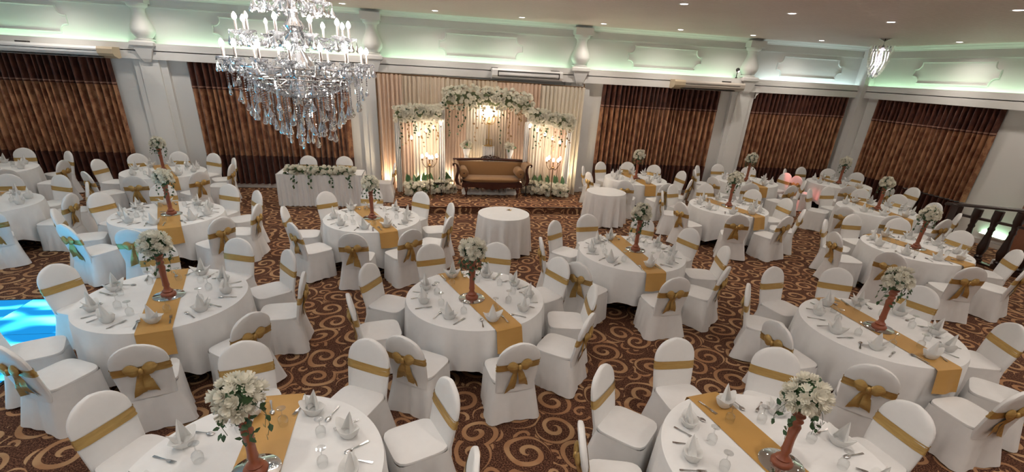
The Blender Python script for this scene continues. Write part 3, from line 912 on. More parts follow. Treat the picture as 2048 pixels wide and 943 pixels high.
ped = empty('draped_pedestal', (1.68, 13.14, STZ))
tag(ped, 'white cloth covered pedestal behind the sofa crest', 'pedestal')
MB().bbox((-0.14, -0.075, 0), (0.14, 0.08, 1.2)).build('plinth', ACW, ped, False)
v, f = pleat_grid(-0.15, 0.15, 0.02, 1.21, 0.008, 0.06, 3, -0.09, 4, flare=1.2)
MB().add(v, f).bbox((-0.155, -0.10, 1.205), (0.155, 0.085, 1.22)).build('cloth', SHEER, ped)
candelabra((1.68, 13.14, STZ + 1.22), 0.60, 0.20, 'tall lit candelabra on the white pedestal below the middle garland', 3, GOLDM)
ln = empty('gold_lantern', (1.68, 13.07, STZ + 1.22))
tag(ln, 'small gold wire lantern on the white pedestal', 'lantern')
m = MB()
for sx in (-1, 1):
    for sy in (-1, 1):
        m.box((sx * 0.075, sy * 0.03, 0.09), (0.01, 0.01, 0.18))
m.build('frame_posts', GOLDM, ln, False)
MB().box((0, 0, 0.18), (0.17, 0.075, 0.012)).box((0, 0, 0.006), (0.17, 0.075, 0.012)).build('plates', GOLDM, ln, False)
MB().box((0, -0.03, 0.09), (0.012, 0.01, 0.12)).box((0, -0.03, 0.15), (0.07, 0.01, 0.012)).build('letter', GOLDM, ln, False)

def urn_vase(x, y, label, seed):
    r = empty('flower_vase', (x, y, STZ)); rng = random.Random(seed)
    tag(r, label, 'vase', 'white flower vases flanking the pedestal')
    MB().lathe([(0.085, 0), (0.085, 0.03), (0.06, 0.06), (0.055, 0.80), (0.075, 0.84), (0.075, 0.87)], 14).build('column', ACW, r)
    MB().lathe([(0.05, 0.87), (0.06, 0.9), (0.045, 0.93), (0.08, 1.02), (0.10, 1.12), (0.105, 1.14)], 14).build('urn', ACW, r)
    for k in range(14):
        a = rng.uniform(0, TAU); e = rng.uniform(0.1, 1.0)
        n = Vector((math.cos(a) * math.cos(e), math.sin(a) * math.cos(e), math.sin(e)))
        o = put('blossom', BLOOM[k % 3], r)
        o.matrix_local = Matrix.Translation(Vector((0, 0, 1.18)) + n * 0.11) @ orient(n, a) @ Matrix.Scale(rng.uniform(0.8, 1.15), 4)
    lv = MB(); pts = []
    for k in range(10):
        a = rng.uniform(0, TAU); n = Vector((math.cos(a), math.sin(a), rng.uniform(-.2, 1))).normalized()
        pts.append((Vector((0, 0, 1.18)) + n * 0.09, n))
    scatter_leaves(lv, rng, pts, 0.08, 0.13); lf = lv.build('foliage', LEAFP, r); lf['kind'] = 'stuff'
urn_vase(1.09, 13.13, 'white urn of flowers left of the draped pedestal', 5)
urn_vase(2.27, 13.13, 'white urn of flowers right of the draped pedestal', 6)

SBULB = bulb_mesh('bulb', 0.030, BULBW)
def step_lamp(x0, x1, y, z0, z1, label):
    r = empty('stepped_rod_lamp', ((x0 + x1) / 2, y, STZ)); cx = (x0 + x1) / 2
    tag(r, label, 'lamp', 'stepped rod lamps on the stage')
    L = abs(x1 - x0) / 2
    MB().box((0, 0, 0.30), (2 * L + 0.16, 0.03, 0.025)).build('cross_bar', BLACKM, r, False)
    for s in (-1, 1):
        MB().box((s * L, 0, 0.15), (0.025, 0.03, 0.30)).box((s * L, 0, 0.01), (0.06, 0.16, 0.02)).build('foot', BLACKM, r, False)
    for k in range(5):
        x = x0 + (x1 - x0) * k / 4 - cx; z = z0 + (z1 - z0) * k / 4 - STZ
        rd = MB().tube([(x, 0, 0.30), (x, 0, z - 0.05)], 0.006, 6).build('rod', BRONZE, r)
        c = MB().lathe([(0.012, 0), (0.016, 0.02), (0.015, 0.05)], 10).build('bulb_socket', BRONZE, rd); c.location = (x, 0, z - 0.06)
        b = put('bulb', SBULB, rd, (x, 0, z - 0.015))
    light('step_lamp_light', 'POINT', (0, -0.08, (z0 + z1) / 2), 3, (1.0, 0.80, 0.60), r, shadow_soft_size=0.25)
step_lamp(-0.33, 0.40, 12.64, 1.56, 1.92, 'stepped lamp of five bulbs rising toward the sofa, under left garland')
step_lamp(3.52, 2.68, 12.64, 1.56, 1.94, 'stepped lamp of five bulbs falling away from the sofa, under right garland')

upm = MB().lathe([(0.06, 0), (0.065, 0.02), (0.05, 0.04), (0.055, 0.12), (0.06, 0.13)], 14).mesh('can', BLACKM)
uplm = MB().lathe([(0.001, 0.131), (0.055, 0.131), (0.055, 0.125)], 14, cap=False).mesh('lens', UPL)
def uplight(x, y, z, label, watt, tilt=0.25, col=(1.0, 0.78, 0.50)):
    r = empty('uplight', (x, y, z)); tag(r, label, 'uplight', 'warm uplights washing the drapes')
    r.rotation_euler = (-tilt, 0, 0)
    put('can', upm, r); put('lens', uplm, r)
    light('uplight_lamp', 'SPOT', (0, 0, 0.15), watt, col, r, (PI, 0, 0), spot_size=rad(110), spot_blend=0.8, shadow_soft_size=0.05)
uplight(-1.0, 13.12, 0, 'small uplight on the floor at the left foot of the drape', UPLIGHT_W * 0.9)
uplight(0.60, 13.10, STZ, 'small uplight between the left and middle frames', UPLIGHT_W * 1.2, col=(1.0, 0.86, 0.68))
uplight(1.40, 13.12, STZ, 'small uplight beside the pedestal', UPLIGHT_W * 1.0)
uplight(2.72, 13.10, STZ, 'small uplight between the middle and right frames', UPLIGHT_W * 1.2, col=(1.0, 0.86, 0.68))
uplight(3.92, 12.95, STZ, 'bright small uplight at the right end of the stage', UPLIGHT_W * 1.1, 0.3)
uplight(-0.1, 12.80, STZ, 'small uplight behind the left flower border', UPLIGHT_W * 0.8)
uplight(3.2, 12.80, STZ, 'small uplight behind the right flower border', UPLIGHT_W * 0.8)

# ------------------------------------------------------------------ head table with flowers
hx0, hx1, hy0, hy1, hz = -3.44, -1.52, 11.92, 12.60, 0.77
ht = empty('head_table', ((hx0 + hx1) / 2, (hy0 + hy1) / 2, 0))
tag(ht, 'rectangular head table under the flower garland beside the stage', 'table')
cx, cyh = ht.location[0], ht.location[1]
MB().bbox((hx0 + 0.03 - cx, hy0 + 0.03 - cyh, hz - 0.03), (hx1 - 0.03 - cx, hy1 - 0.03 - cyh, hz - 0.004)).build('tabletop', MAHOG, ht, False)
for sx in (hx0 + 0.1, hx1 - 0.1):
    for sy in (hy0 + 0.1, hy1 - 0.1):
        MB().tube([(sx - cx, sy - cyh, 0), (sx - cx, sy - cyh, hz - 0.03)], 0.02, 8).build('leg', BLACKM, ht)
tc = empty('head_tablecloth', (cx, cyh, 0))
tag(tc, 'long white pleated cloth on the head table', 'tablecloth')
MB().bbox((hx0 - cx, hy0 - cyh, hz - 0.003), (hx1 - cx, hy1 - cyh, hz + 0.004)).build('cloth_top', LINEN, tc, False)
rngh = random.Random(3)
for nm, a, b, loc, rz in (('front', hx0 - cx, hx1 - cx, (0, hy0 - cyh - 0.015, 0), 0), ('back', hx0 - cx, hx1 - cx, (0, hy1 - cyh + 0.015, 0), PI),
                          ('side', hy0 - cyh, hy1 - cyh, (hx0 - cx - 0.015, 0, 0), -PI / 2), ('side', hy0 - cyh, hy1 - cyh, (hx1 - cx + 0.015, 0, 0), PI / 2)):
    v, f = pleat_grid(a, b, 0.015, hz, 0.012, 0.12, 8, 0, 6, flare=2.6)
    o = MB().add(v, f).build('skirt', LINEN, tc); o.location = loc; o.rotation_euler = (0, 0, rz)
vn = [(u, 0.30, LEAF, 10) for u in (0.12, 0.36, 0.64, 0.92)]
garland('table_garland', 'white flower garland along the front of the head table', 'garland', [(hx0 + 0.2, hy0 + 0.07, hz + 0.075), (cx, hy0 + 0.07, hz + 0.085), (hx1 - 0.14, hy0 + 0.07, hz + 0.075)], 0.09, 0.075, 74, 91, None, size=(0.75, 1.1), vines=vn, leaves=60, upward=0.5)
for vv in [o for o in bpy.data.objects if o.name.startswith('hanging_vine') and o.parent and o.parent.name.startswith('table_garland')]:
    vv.location.y -= 0.085

# ------------------------------------------------------------------ LED dance floor
df = empty('dance_floor', (-6.45, 4.97, 0))
tag(df, 'glowing cyan light panel dance floor beyond the left tables', 'dance floor')
MB().box((0, 0, 0.004), (4.06, 4.06, 0.008)).build('tray', BLACKM, df, False)
pm = MB().box((0, 0, 0.010), (0.985, 0.985, 0.006)).mesh('light_panel', DANCEM, False)
for i in range(4):
    for j in range(4):
        put('light_panel', pm, df, (-1.5 + i, -1.5 + j, 0))

# ------------------------------------------------------------------ stair railing and steps at the right
rl = empty('stair_railing', (11.74, 8.05, 0))
tag(rl, 'dark turned wood stair railing beside the far right tables', 'railing')
def rz_(y): return 1.05 + (8.57 - y) * 0.165
def bal_prof(h):
    return [(0.07, 0), (0.07, 0.09), (0.045, 0.11), (0.06, 0.14), (0.04, 0.18), (0.06, 0.26), (0.072, 0.34), (0.06, 0.44), (0.038, 0.58 * h / 0.95), (0.05, 0.62 * h / 0.95), (0.036, 0.66 * h / 0.95), (0.05, 0.74 * h / 0.95), (0.065, 0.80 * h / 0.95), (0.065, h)]
for y in (8.12, 7.73, 7.34, 6.95, 6.56, 6.17, 5.78):
    MB().lathe([(r * 1.3, z) for r, z in bal_prof(rz_(y) - 0.05)], 12, Matrix.Translation((0, y - 8.0, 0))).build('baluster', RAILW, rl)
nw = MB().bbox((-0.075, 0.48, 0), (0.075, 0.63, 1.02)).lathe([(0.1, 1.02), (0.1, 1.05), (0.05, 1.07)], 12, Matrix.Translation((0, 0.555, 0)))
nw.build('newel_post', RAILW, rl, False)
MB().loft([[(a, y - 8.0, rz_(y) + b) for a, b in ((-0.06, -0.03), (-0.07, 0.01), (-0.04, 0.035), (0.04, 0.035), (0.07, 0.01), (0.06, -0.03))] for y in (8.80, 8.57, 7.5, 6.5, 5.5)], True, True).build('handrail', RAILW, rl, False)
MB().loft([[(a, y - 8.0, rz_(y) - 0.20 + b - (8.57 - y) * 0.10) for a, b in ((-0.04, -0.025), (-0.04, 0.025), (0.04, 0.025), (0.04, -0.025))] for y in (8.57, 5.5)], True, True).build('lower_rail', RAILW, rl, False)
MB().bbox((-0.06, -2.5, 0), (0.06, 0.6, 0.04)).build('bottom_rail', RAILW, rl, False)
stp = empty('entry_steps', (12.5, 6.6, 0))
tag(stp, 'pale steps behind the dark stair railing', 'steps')
for k in range(3):
    MB().bbox((-0.7, -1.1, 0.16 * k), (0.82, 0.95 - 0.32 * k, 0.16 * (k + 1))).build('step', WHITE, stp, False)
sl = empty('step_light', (13.30, 8.75, 0.26))
tag(sl, 'bright greenish strip light low on the wall behind the railing', 'light')
MB().bbox((-0.03, -0.28, -0.03), (0.06, 0.28, 0.0)).build('housing', ACW, sl, False)
MB().bbox((-0.02, -0.26, 0.0), (0.03, 0.26, 0.012)).build('tube', STEPL, sl, False)
dr = MB().bbox((-0.03, -0.5, 0), (0.06, 0.5, 2.1)).bbox((-0.05, -0.56, 0), (0.06, -0.48, 2.16)).bbox((-0.05, 0.48, 0), (0.06, 0.56, 2.16)).bbox((-0.05, -0.56, 2.1), (0.06, 0.56, 2.18))
o = dr.build('door_1', wood_mat('door_wood', (0.24, 0.09, 0.05), (0.33, 0.14, 0.08), 0.4), None, False); o.location = (13.30, 7.84, 0)
struct(o, 'brown wooden door behind the stair railing', 'door')

# ------------------------------------------------------------------ banquet chairs
def sect(hw, t, y, z, n=20):
    out = []
    for i in range(n):
        a = TAU * i / n; c, s = math.cos(a), math.sin(a); p = 4.0
        q = (abs(c) ** p + abs(s) ** p) ** (-1 / p)
        out.append((hw * c * q, y + t * s * q, z))
    return out
def back_y(z): return -0.215 - 0.10 * max(0, (z - 0.44)) / 0.515 - 0.02 * max(0, (0.44 - z))
def back_hw(z):
    base = 0.205 + 0.012 * min(1, max(0, (z - 0.44) / 0.2))
    if z > 0.755:
        u = (z - 0.755) / 0.2
        return max(0.012, base * math.sqrt(max(0, 1 - min(1, u) ** 2.1)))
    return base
def chair_meshes(seed):
    rng = random.Random(seed)
    zs = [0.36, 0.44, 0.52, 0.62, 0.70, 0.755, 0.80, 0.84, 0.875, 0.905, 0.928, 0.943, 0.952, 0.955]
    b = MB().loft([sect(back_hw(z), 0.028 if z < 0.9 else 0.028 * (1 - 0.35 * (z - 0.9) / 0.055), back_y(z), z) for z in zs], True, True)
    back = b.mesh('backrest_cover', COVER)
    seat = MB().loft([rr_loop(0.222, 0.225, 0, 0.005, 0.435, 40), rr_loop(0.226, 0.229, 0, 0.005, 0.452, 40), rr_loop(0.222, 0.225, 0, 0.005, 0.468, 40), rr_loop(0.20, 0.205, 0, 0.005, 0.478, 40), rr_loop(0.1, 0.1, 0, 0, 0.483, 40)], False, True).mesh('seat_cover', COVER)
    loops = []
    N = 64; ph = rng.uniform(0, TAU)
    fold = [rng.uniform(-1, 1) for _ in range(16)]
    for z in (0.445, 0.40, 0.33, 0.25, 0.17, 0.09, 0.03, 0.012):
        d = 1 - z / 0.445; base = rr_loop(0.224, 0.227, 0, 0.005, z, N, 7.0); lp = []
        for i, (x, y, zz) in enumerate(base):
            a = TAU * i / N
            corner = abs(math.sin(2 * a)) ** 3
            k = i * 16 / N; i0 = int(k) % 16; fr = k - int(k)
            fv = fold[i0] * (1 - fr) + fold[(i0 + 1) % 16] * fr
            fl_ = 0.035 * d ** 1.2 + 0.055 * corner * d ** 1.1 + 0.016 * fv * d + 0.008 * math.sin(a * 14 + ph) * d
            if math.sin(a) < -0.6: fl_ += 0.02 * d
            if math.sin(a) > 0.3: fl_ *= 0.30
            r = math.hypot(x, y)
            hem = 0.018 * fv * d if z < 0.1 else 0
            lp.append((x * (1 + fl_ / r), y * (1 + fl_ / r), max(0.004, zz + hem)))
        loops.append(lp)
    skirt = MB().loft(loops).mesh('skirt', COVER)
    # sash
    tilt = rng.uniform(-0.012, 0.012); sl_ = []
    for j in range(6):
        z = 0.650 + 0.082 * j / 5
        g = 0.004 + 0.003 * math.sin(j * 2.4 + seed)
        s_ = sect(back_hw(z) + g, 0.028 + g, back_y(z), z)
        sl_.append([(x, y, zz + tilt * x / 0.2) for x, y, zz in s_])
    sash = MB().loft(sl_).mesh('sash', SASH)
    bow = MB(); yb = back_y(0.69) - 0.05
    for s in (-1, 1):
        lo = []
        for k in range(8):
            t = k / 7; r = 0.060 * math.sin(PI * min(1, 0.08 + t * 0.9)) ** 0.7
            xx = s * (0.012 + 0.115 * t)
            lo.append([(xx, yb + 0.022 * r / 0.05 * math.cos(TAU * q / 10), 0.70 + s * tilt + 0.02 * t + r * math.sin(TAU * q / 10) * (1 + 0.12 * math.sin(q * 3))) for q in range(10)])
        bow.loft(lo, True, True)
    bow.ball((0, yb - 0.012, 0.695), 0.026, 10, 6, (0.85, 0.8, 1.25))
    bowm = bow.mesh('bow', SASH)
    tails = []
    for s in (-1, 1):
        sp = rng.uniform(0.10, 0.325); ln = rng.uniform(0.24, 0.325); tl = MB(); vs = []; fs = []
        for k in range(8):
            t = k / 7; wd = 0.020 + 0.032 * t; x0 = s * (0.008 + sp * ln * t); z = 0.685 - ln * t
            yy = min(back_y(z), -0.215) - 0.046 - 0.012 * math.sin(t * 7 + seed)
            for q in range(4):
                u = (q - 1.5) / 1.5
                vs.append((x0 + wd * u, yy - 0.010 * math.cos(u * 2.5 + t * 2), z - (0.02 * s * u if k == 7 else 0)))
        for k in range(7):
            for q in range(3):
                fs.append((k * 4 + q, k * 4 + q + 1, k * 4 + q + 5, k * 4 + q + 4))
        tails.append(tl.add(vs, fs).mesh('tail', SASH))
    return back, seat, skirt, sash, bowm, tails
CHM = [chair_meshes(s) for s in (1, 2, 3, 4)]
def chair(x, y, rz, label, group, var):
    r = empty('banquet_chair', (x, y, 0), rz)
    tag(r, label, 'chair', group)
    back, seat, skirt, sash, bow, tails = CHM[var % 4]
    put('backrest_cover', back, r); put('seat_cover', seat, r); put('skirt', skirt, r)
    s = put('sash', sash, r)
    put('bow', bow, s)
    for t in tails: put('tail', t, s)
    return r

# ------------------------------------------------------------------ table things
TR, TZ = 0.825, 0.75
topm = MB().lathe([(0.001, 0.712), (0.80, 0.712), (0.805, 0.72), (0.805, 0.738), (0.80, 0.744), (0.001, 0.744)], 48).mesh('tabletop', MAHOG)
colm = MB().lathe([(0.05, 0.06), (0.04, 0.1), (0.04, 0.66), (0.09, 0.712)], 14).mesh('pedestal_column', BLACKM)
ftm = MB().loft([[(0.0, -0.03, 0.08), (0.0, 0.03, 0.08), (0.0, 0.03, 0.14), (0.0, -0.03, 0.14)], [(0.42, -0.022, 0.0), (0.42, 0.022, 0.0), (0.42, 0.022, 0.035), (0.42, -0.022, 0.035)]], True, True).mesh('foot', BLACKM, False)

def cloth_mesh(R, z, hem, seed, nf, corner=0.08, amp=0.05, N=160):
    rng = random.Random(seed); ph = rng.uniform(0, TAU); p2 = rng.uniform(0, TAU)
    m = MB(); loops = []
    for r in (0.02, R * 0.5, R * 0.97, R):
        loops.append([(r * math.cos(TAU * i / N), r * math.sin(TAU * i / N), z + (0.004 if r < R else 0.001)) for i in range(N)])
    rows = 9
    for k in range(1, rows + 1):
        s = k / rows; lp = []
        for i in range(N):
            a = TAU * i / N
            bot = hem - corner * math.cos(4 * a + p2) + 0.015 * math.sin(9 * a + ph)
            d = (z - bot) * s
            fo = math.sin(nf * a + ph + 0.8 * math.sin(3 * a + p2)) + 0.5 * math.sin(nf * 1.7 * a + p2)
            rr = R + 0.012 + 0.03 * d + amp * d * fo * 0.8
            lp.append((rr * math.cos(a), rr * math.sin(a), z - d))
        loops.append(lp)
    return m.loft(loops, True).mesh('tablecloth', LINEN)

def runner_mesh(R, z, drop, hw, seed):
    pts = []
    u0_ = R + 0.018
    for k in range(6): pts.append((-(u0_ + 0.20 * drop * (1 - k / 5)), z + 0.002 - drop * (1 - k / 5)))
    pts[-1] = (-u0_, z - 0.004)
    pts.append((-(R - 0.01), z + 0.0085))
    for k in range(1, 10): pts.append((-(R - 0.01) + 2 * (R - 0.01) * k / 10, z + 0.009))
    pts.append((R - 0.01, z + 0.0085))
    pts.append((u0_, z - 0.004))
    for k in range(1, 6): pts.append((u0_ + 0.20 * drop * k / 5, z + 0.002 - drop * k / 5))
    rng = random.Random(seed); vs = []; fs = []; C = 9
    for k, (u, zz) in enumerate(pts):
        for c in range(C):
            t = (c / (C - 1) - 0.5) * 2
            hang = max(0, z - zz)
            vs.append((u + math.copysign(1, u) * hang * 0.05 * math.sin(t * 4 + seed), t * hw, zz))
    for k in range(len(pts) - 1):
        for c in range(C - 1):
            i = k * C + c
            fs.append((i, i + 1, i + C + 1, i + C))
    return MB().add(vs, fs).mesh('table_runner', RUNNER)
RUNM = [runner_mesh(TR, TZ, 0.26, 0.155, s) for s in (1, 2, 3)]

def napkin_mesh(kind):
    m = MB()
    # boat shaped folded cuff
    loops = []
    for z, rx, ry_, tip in ((0.0, 0.040, 0.036, 0), (0.02, 0.055, 0.048, 0.004), (0.045, 0.068, 0.054, 0.018), (0.062, 0.078, 0.056, 0.045 if kind == 0 else 0.02)):
        lp = []
        for i in range(24):
            a = TAU * i / 24; c = math.cos(a); s = math.sin(a)
            lp.append((rx * c * (1 + 0.25 * abs(c) ** 6 * (z / 0.062)), ry_ * s, z + tip * abs(c) ** 5))
        loops.append(lp)
    inner = [[(x * 0.90, y * 0.88, zz - 0.004) for x, y, zz in loops[-1]], [(x * 0.6, y * 0.6, 0.03) for x, y, zz in loops[0]]]
    m.loft(loops + inner, True, True)
    # standing sail
    loops = []
    for k in range(6):
        t = k / 5; z = 0.015 + 0.175 * t; r = 0.050 * (1 - t) ** 0.85 + 0.0015
        lp = []
        for i in range(11):
            a = -rad(115) + rad(230) * i / 10 + PI / 2
            lp.append((r * math.cos(a) + 0.012 * t, r * math.sin(a) * 0.85 - 0.012 + 0.03 * t, z))
        loops.append(lp)
    m.loft(loops, closed=False)
    loops2 = [[(x * 0.82, (y - 0.0) * 0.82, z) for x, y, z in l] for l in loops[:-1]]
    m.loft(loops2 + [loops[-1]], closed=False)
    if kind == 1:
        v = [(-0.05, 0.0, 0.04), (0.0, 0.03, 0.05), (-0.07, 0.03, 0.13), (-0.02, -0.02, 0.04)]
        m.add(v, [(0, 1, 2), (0, 2, 3), (1, 3, 2)])
    return m.mesh('napkin', NAPKIN)
NAPM = [napkin_mesh(0), napkin_mesh(1)]
GLM = MB().lathe([(0.031, 0.0), (0.036, 0.03), (0.037, 0.055), (0.030, 0.075), (0.010, 0.09), (0.0045, 0.10), (0.0045, 0.145), (0.010, 0.152), (0.034, 0.156), (0.034, 0.159), (0.002, 0.160)], 14, cap=False).mesh('wine_glass', GLASS)
def fork_mesh():
    m = MB()
    m.loft([[(-a, y, z), (a, y, z), (a, y, z + 0.0025), (-a, y, z + 0.0025)] for a, y, z in ((0.008, -0.095, 0.002), (0.009, -0.07, 0.002), (0.0045, -0.02, 0.006), (0.0035, 0.02, 0.008), (0.012, 0.04, 0.005), (0.0125, 0.055, 0.004))], True, True)
    for k in range(4):
        x = -0.0105 + 0.007 * k
        m.loft([[(x - a, y, z), (x + a, y, z), (x + a, y, z + 0.002), (x - a, y, z + 0.002)] for a, y, z in ((0.0024, 0.054, 0.004), (0.0012, 0.098, 0.007))], True, True)
    return m.mesh('fork', SILVER)
def spoon_mesh():
    m = MB()
    m.loft([[(-a, y, z), (a, y, z), (a, y, z + 0.0025), (-a, y, z + 0.0025)] for a, y, z in ((0.008, -0.095, 0.002), (0.009, -0.07, 0.002), (0.0045, -0.02, 0.006), (0.0035, 0.03, 0.009), (0.006, 0.045, 0.008))], True, True)
    m.ball((0, 0.068, 0.008), 0.03, 12, 6, (0.68, 1.0, 0.22))
    return m.mesh('spoon', SILVER)
FORKM, SPOONM = fork_mesh(), spoon_mesh()
DISC = MB().lathe([(0.001, 0), (0.152, 0), (0.156, 0.003), (0.152, 0.006), (0.001, 0.006)], 40).mesh('mirror_disc', MIRROR)

stickm = MB().lathe([(0.076, 0.0), (0.078, 0.018), (0.07, 0.03), (0.05, 0.042), (0.056, 0.055), (0.036, 0.075), (0.028, 0.10), (0.036, 0.125), (0.032, 0.15), (0.03, 0.22), (0.034, 0.29), (0.04, 0.34), (0.03, 0.365), (0.042, 0.39), (0.03, 0.41), (0.044, 0.435), (0.036, 0.455), (0.052, 0.475), (0.05, 0.49)], 18).mesh('turned_stand', STICK)
foamm = MB().ball((0, 0, 0.585), 0.105, 14, 9).mesh('leafy_core', LEAF)
PETC = MB().ball((0, 0, 0.012), 0.016, 6, 4).mesh('flower_centre', PETALC)

def ivy_mesh(seed, a, ln):
    rng = random.Random(seed); m = MB()
    ca, sa = math.cos(a), math.sin(a); pts = []
    for k in range(8):
        t = k / 7; r = 0.09 + 0.05 * math.sin(t * 2.2); z = 0.55 + 0.02 * math.sin(t * 3) - ln * t
        pts.append((r * ca + 0.012 * math.sin(5 * t + seed), r * sa + 0.012 * math.cos(4 * t + seed), z))
    m.tube(pts, 0.0018, 4)
    lp = []
    for k in range(7):
        t = (k + 0.6) / 7.3; i = min(int(t * 7), 6); p = Vector(pts[i]).lerp(Vector(pts[i + 1]), t * 7 - i)
        n = Vector((ca + rng.uniform(-.8, .8), sa + rng.uniform(-.8, .8), rng.uniform(0, .8)))
        lp.append((p + Vector((rng.uniform(-.02, .02), rng.uniform(-.02, .02), 0)), n))
    scatter_leaves(m, rng, lp, 0.038, 0.058)
    return m.mesh('ivy_strand', LEAF)
IVY = [ivy_mesh(k, TAU * k / 6 + 0.3, 0.17 + 0.035 * ((k * 5) % 4)) for k in range(6)]
def fol_mesh(seed):
    rng = random.Random(seed); m = MB(); lp = []
    for k in range(26):
        a = rng.uniform(0, TAU); e = rng.uniform(-0.7, 1.4)
        n = Vector((math.cos(a) * math.cos(e), math.sin(a) * math.cos(e), math.sin(e)))
        lp.append((Vector((0, 0, 0.60)) + n * 0.115, n))
    scatter_leaves(m, rng, lp, 0.05, 0.085)
    return m.mesh('foliage', LEAF)
FOL = [fol_mesh(1), fol_mesh(2)]
_rw = random.Random(9); _mw = MB(); _lp = []
for _k in range(34):
    _a = _k * 2.4; _z = 0.24 + 0.26 * _k / 34
    _n = Vector((math.cos(_a), math.sin(_a), _rw.uniform(-.2, .6)))
    _lp.append((Vector((0.036 * math.cos(_a), 0.036 * math.sin(_a), _z)), _n))
scatter_leaves(_mw, _rw, _lp, 0.035, 0.06)
WRAP = _mw.mesh('ivy_wrap', LEAF)
def centrepiece(x, y, label, seed):
    rng = random.Random(seed)
    r = empty('flower_centrepiece', (x, y, TZ + 0.0175), rng.uniform(0, TAU))
    tag(r, label, 'centrepiece', 'flower centrepieces on turned wooden stands')
    put('turned_stand', stickm, r); put('leafy_core', foamm, r)
    f = put('foliage', FOL[seed % 2], r); f['kind'] = 'stuff'
    n = 30
    for k in range(n):
        zf = 1 - (k + 0.5) / n * 1.55; a = k * 2.39996 + rng.uniform(-.2, .2); q = math.sqrt(max(0, 1 - zf * zf))
        nr = Vector((q * math.cos(a), q * math.sin(a), zf))
        o = put('blossom', BLOOM[rng.randrange(3)], r)
        o.matrix_local = Matrix.Translation(Vector((0, 0, 0.60)) + nr * rng.uniform(0.10, 0.125)) @ orient(nr + Vector((rng.uniform(-.25, .25), rng.uniform(-.25, .25), .15)), rng.uniform(0, TAU)) @ Matrix.Scale(rng.uniform(0.62, 0.88), 4)
    for k in range(6): put('ivy_strand', IVY[k], r)
    if seed in (300, 302, 305): put('ivy_wrap', WRAP, r)
    return r

# ------------------------------------------------------------------ tables: centre, runner direction, chair angles, name used in labels, layout detail
TABLES = {
 'a': ((-1.16, 2.60), -88, [-52, -10, 26, 66, 109, 152, -166], 'front table nearest the camera at left', 2),
 'b': ((-2.92, 5.38), -73, [-151, -116, -75, -36, 6, 41, 78, 117, 160], 'table beside the blue dance floor', 2),
 'c': ((0.56, 5.17), -70, [-169, -124, -78, -39, -7, 31, 71, 111, 156], 'table in the centre foreground', 2),
 'd': ((2.50, 2.26), -81, [-29, 11, 53, 94, 134, 169, -151], 'front table nearest the camera at right', 2),
 'e': ((5.18, 4.05), -89, [-176, -137, -90, -53, -15, 26, 66, 106, 144], 'table at the right edge foreground', 2),
 'f': ((3.18, 6.63), -88, [-142, -90, -52, -13, 24, 60, 102, 135, 175], 'table before the right cocktail table', 2),
 'g': ((-4.31, 8.69), -66, [-162, -123, -83, -37, -4, 36, 69, 117, 157], 'second table from the left curtain', 2),
 'h': ((-0.95, 8.46), -67, [-139, -96, -62, -25, 12, 54, 95, 132, 180], 'table before the flowered head table', 2),
 'i': ((6.62, 9.40), -75, [-162, -115, -76, -39, -1, 36, 79, 120, 157], 'table amid the right half', 2),
 'j': ((8.60, 6.68), -79, [-151, -110, -68, -27, 14, 53, 90, 132, 167], 'table before the dark stair railing', 2),
 'k': ((-5.87, 12.10), -60, [-130, -86, -41, -2, 31, 66, 100, 136, 172], 'table by the left wall pilaster', 1),
 'l': ((5.62, 12.22), -86, [-169, -123, -83, -42, 6, 46, 77, 112, 157], 'table by the right stage end', 1),
 'm': ((8.95, 12.20), -95, [-158, -121, -77, -33, 8, 54, 91, 128, 162], 'table by the right wall pilaster', 1),
 'n': ((10.37, 9.25), -95, [-160, -124, -84, -44, -5, 28, 60, 94, 128], 'table below the side wall curtain', 1),
 'o': ((11.85, 12.05), -85, [-179, -123, -80, 28, 60, 94, 134], 'table in the far right corner', 1),
 'p': ((-7.45, 9.25), -70, [-88, -50, -4, 34, 73, 108, 150], 'table at the left edge', 1),
 'q': ((-9.30, 12.10), -60, [-45, 1, 52, 98], 'table under the left air conditioner', 1),
}
CAMXY = Vector((0, 0))
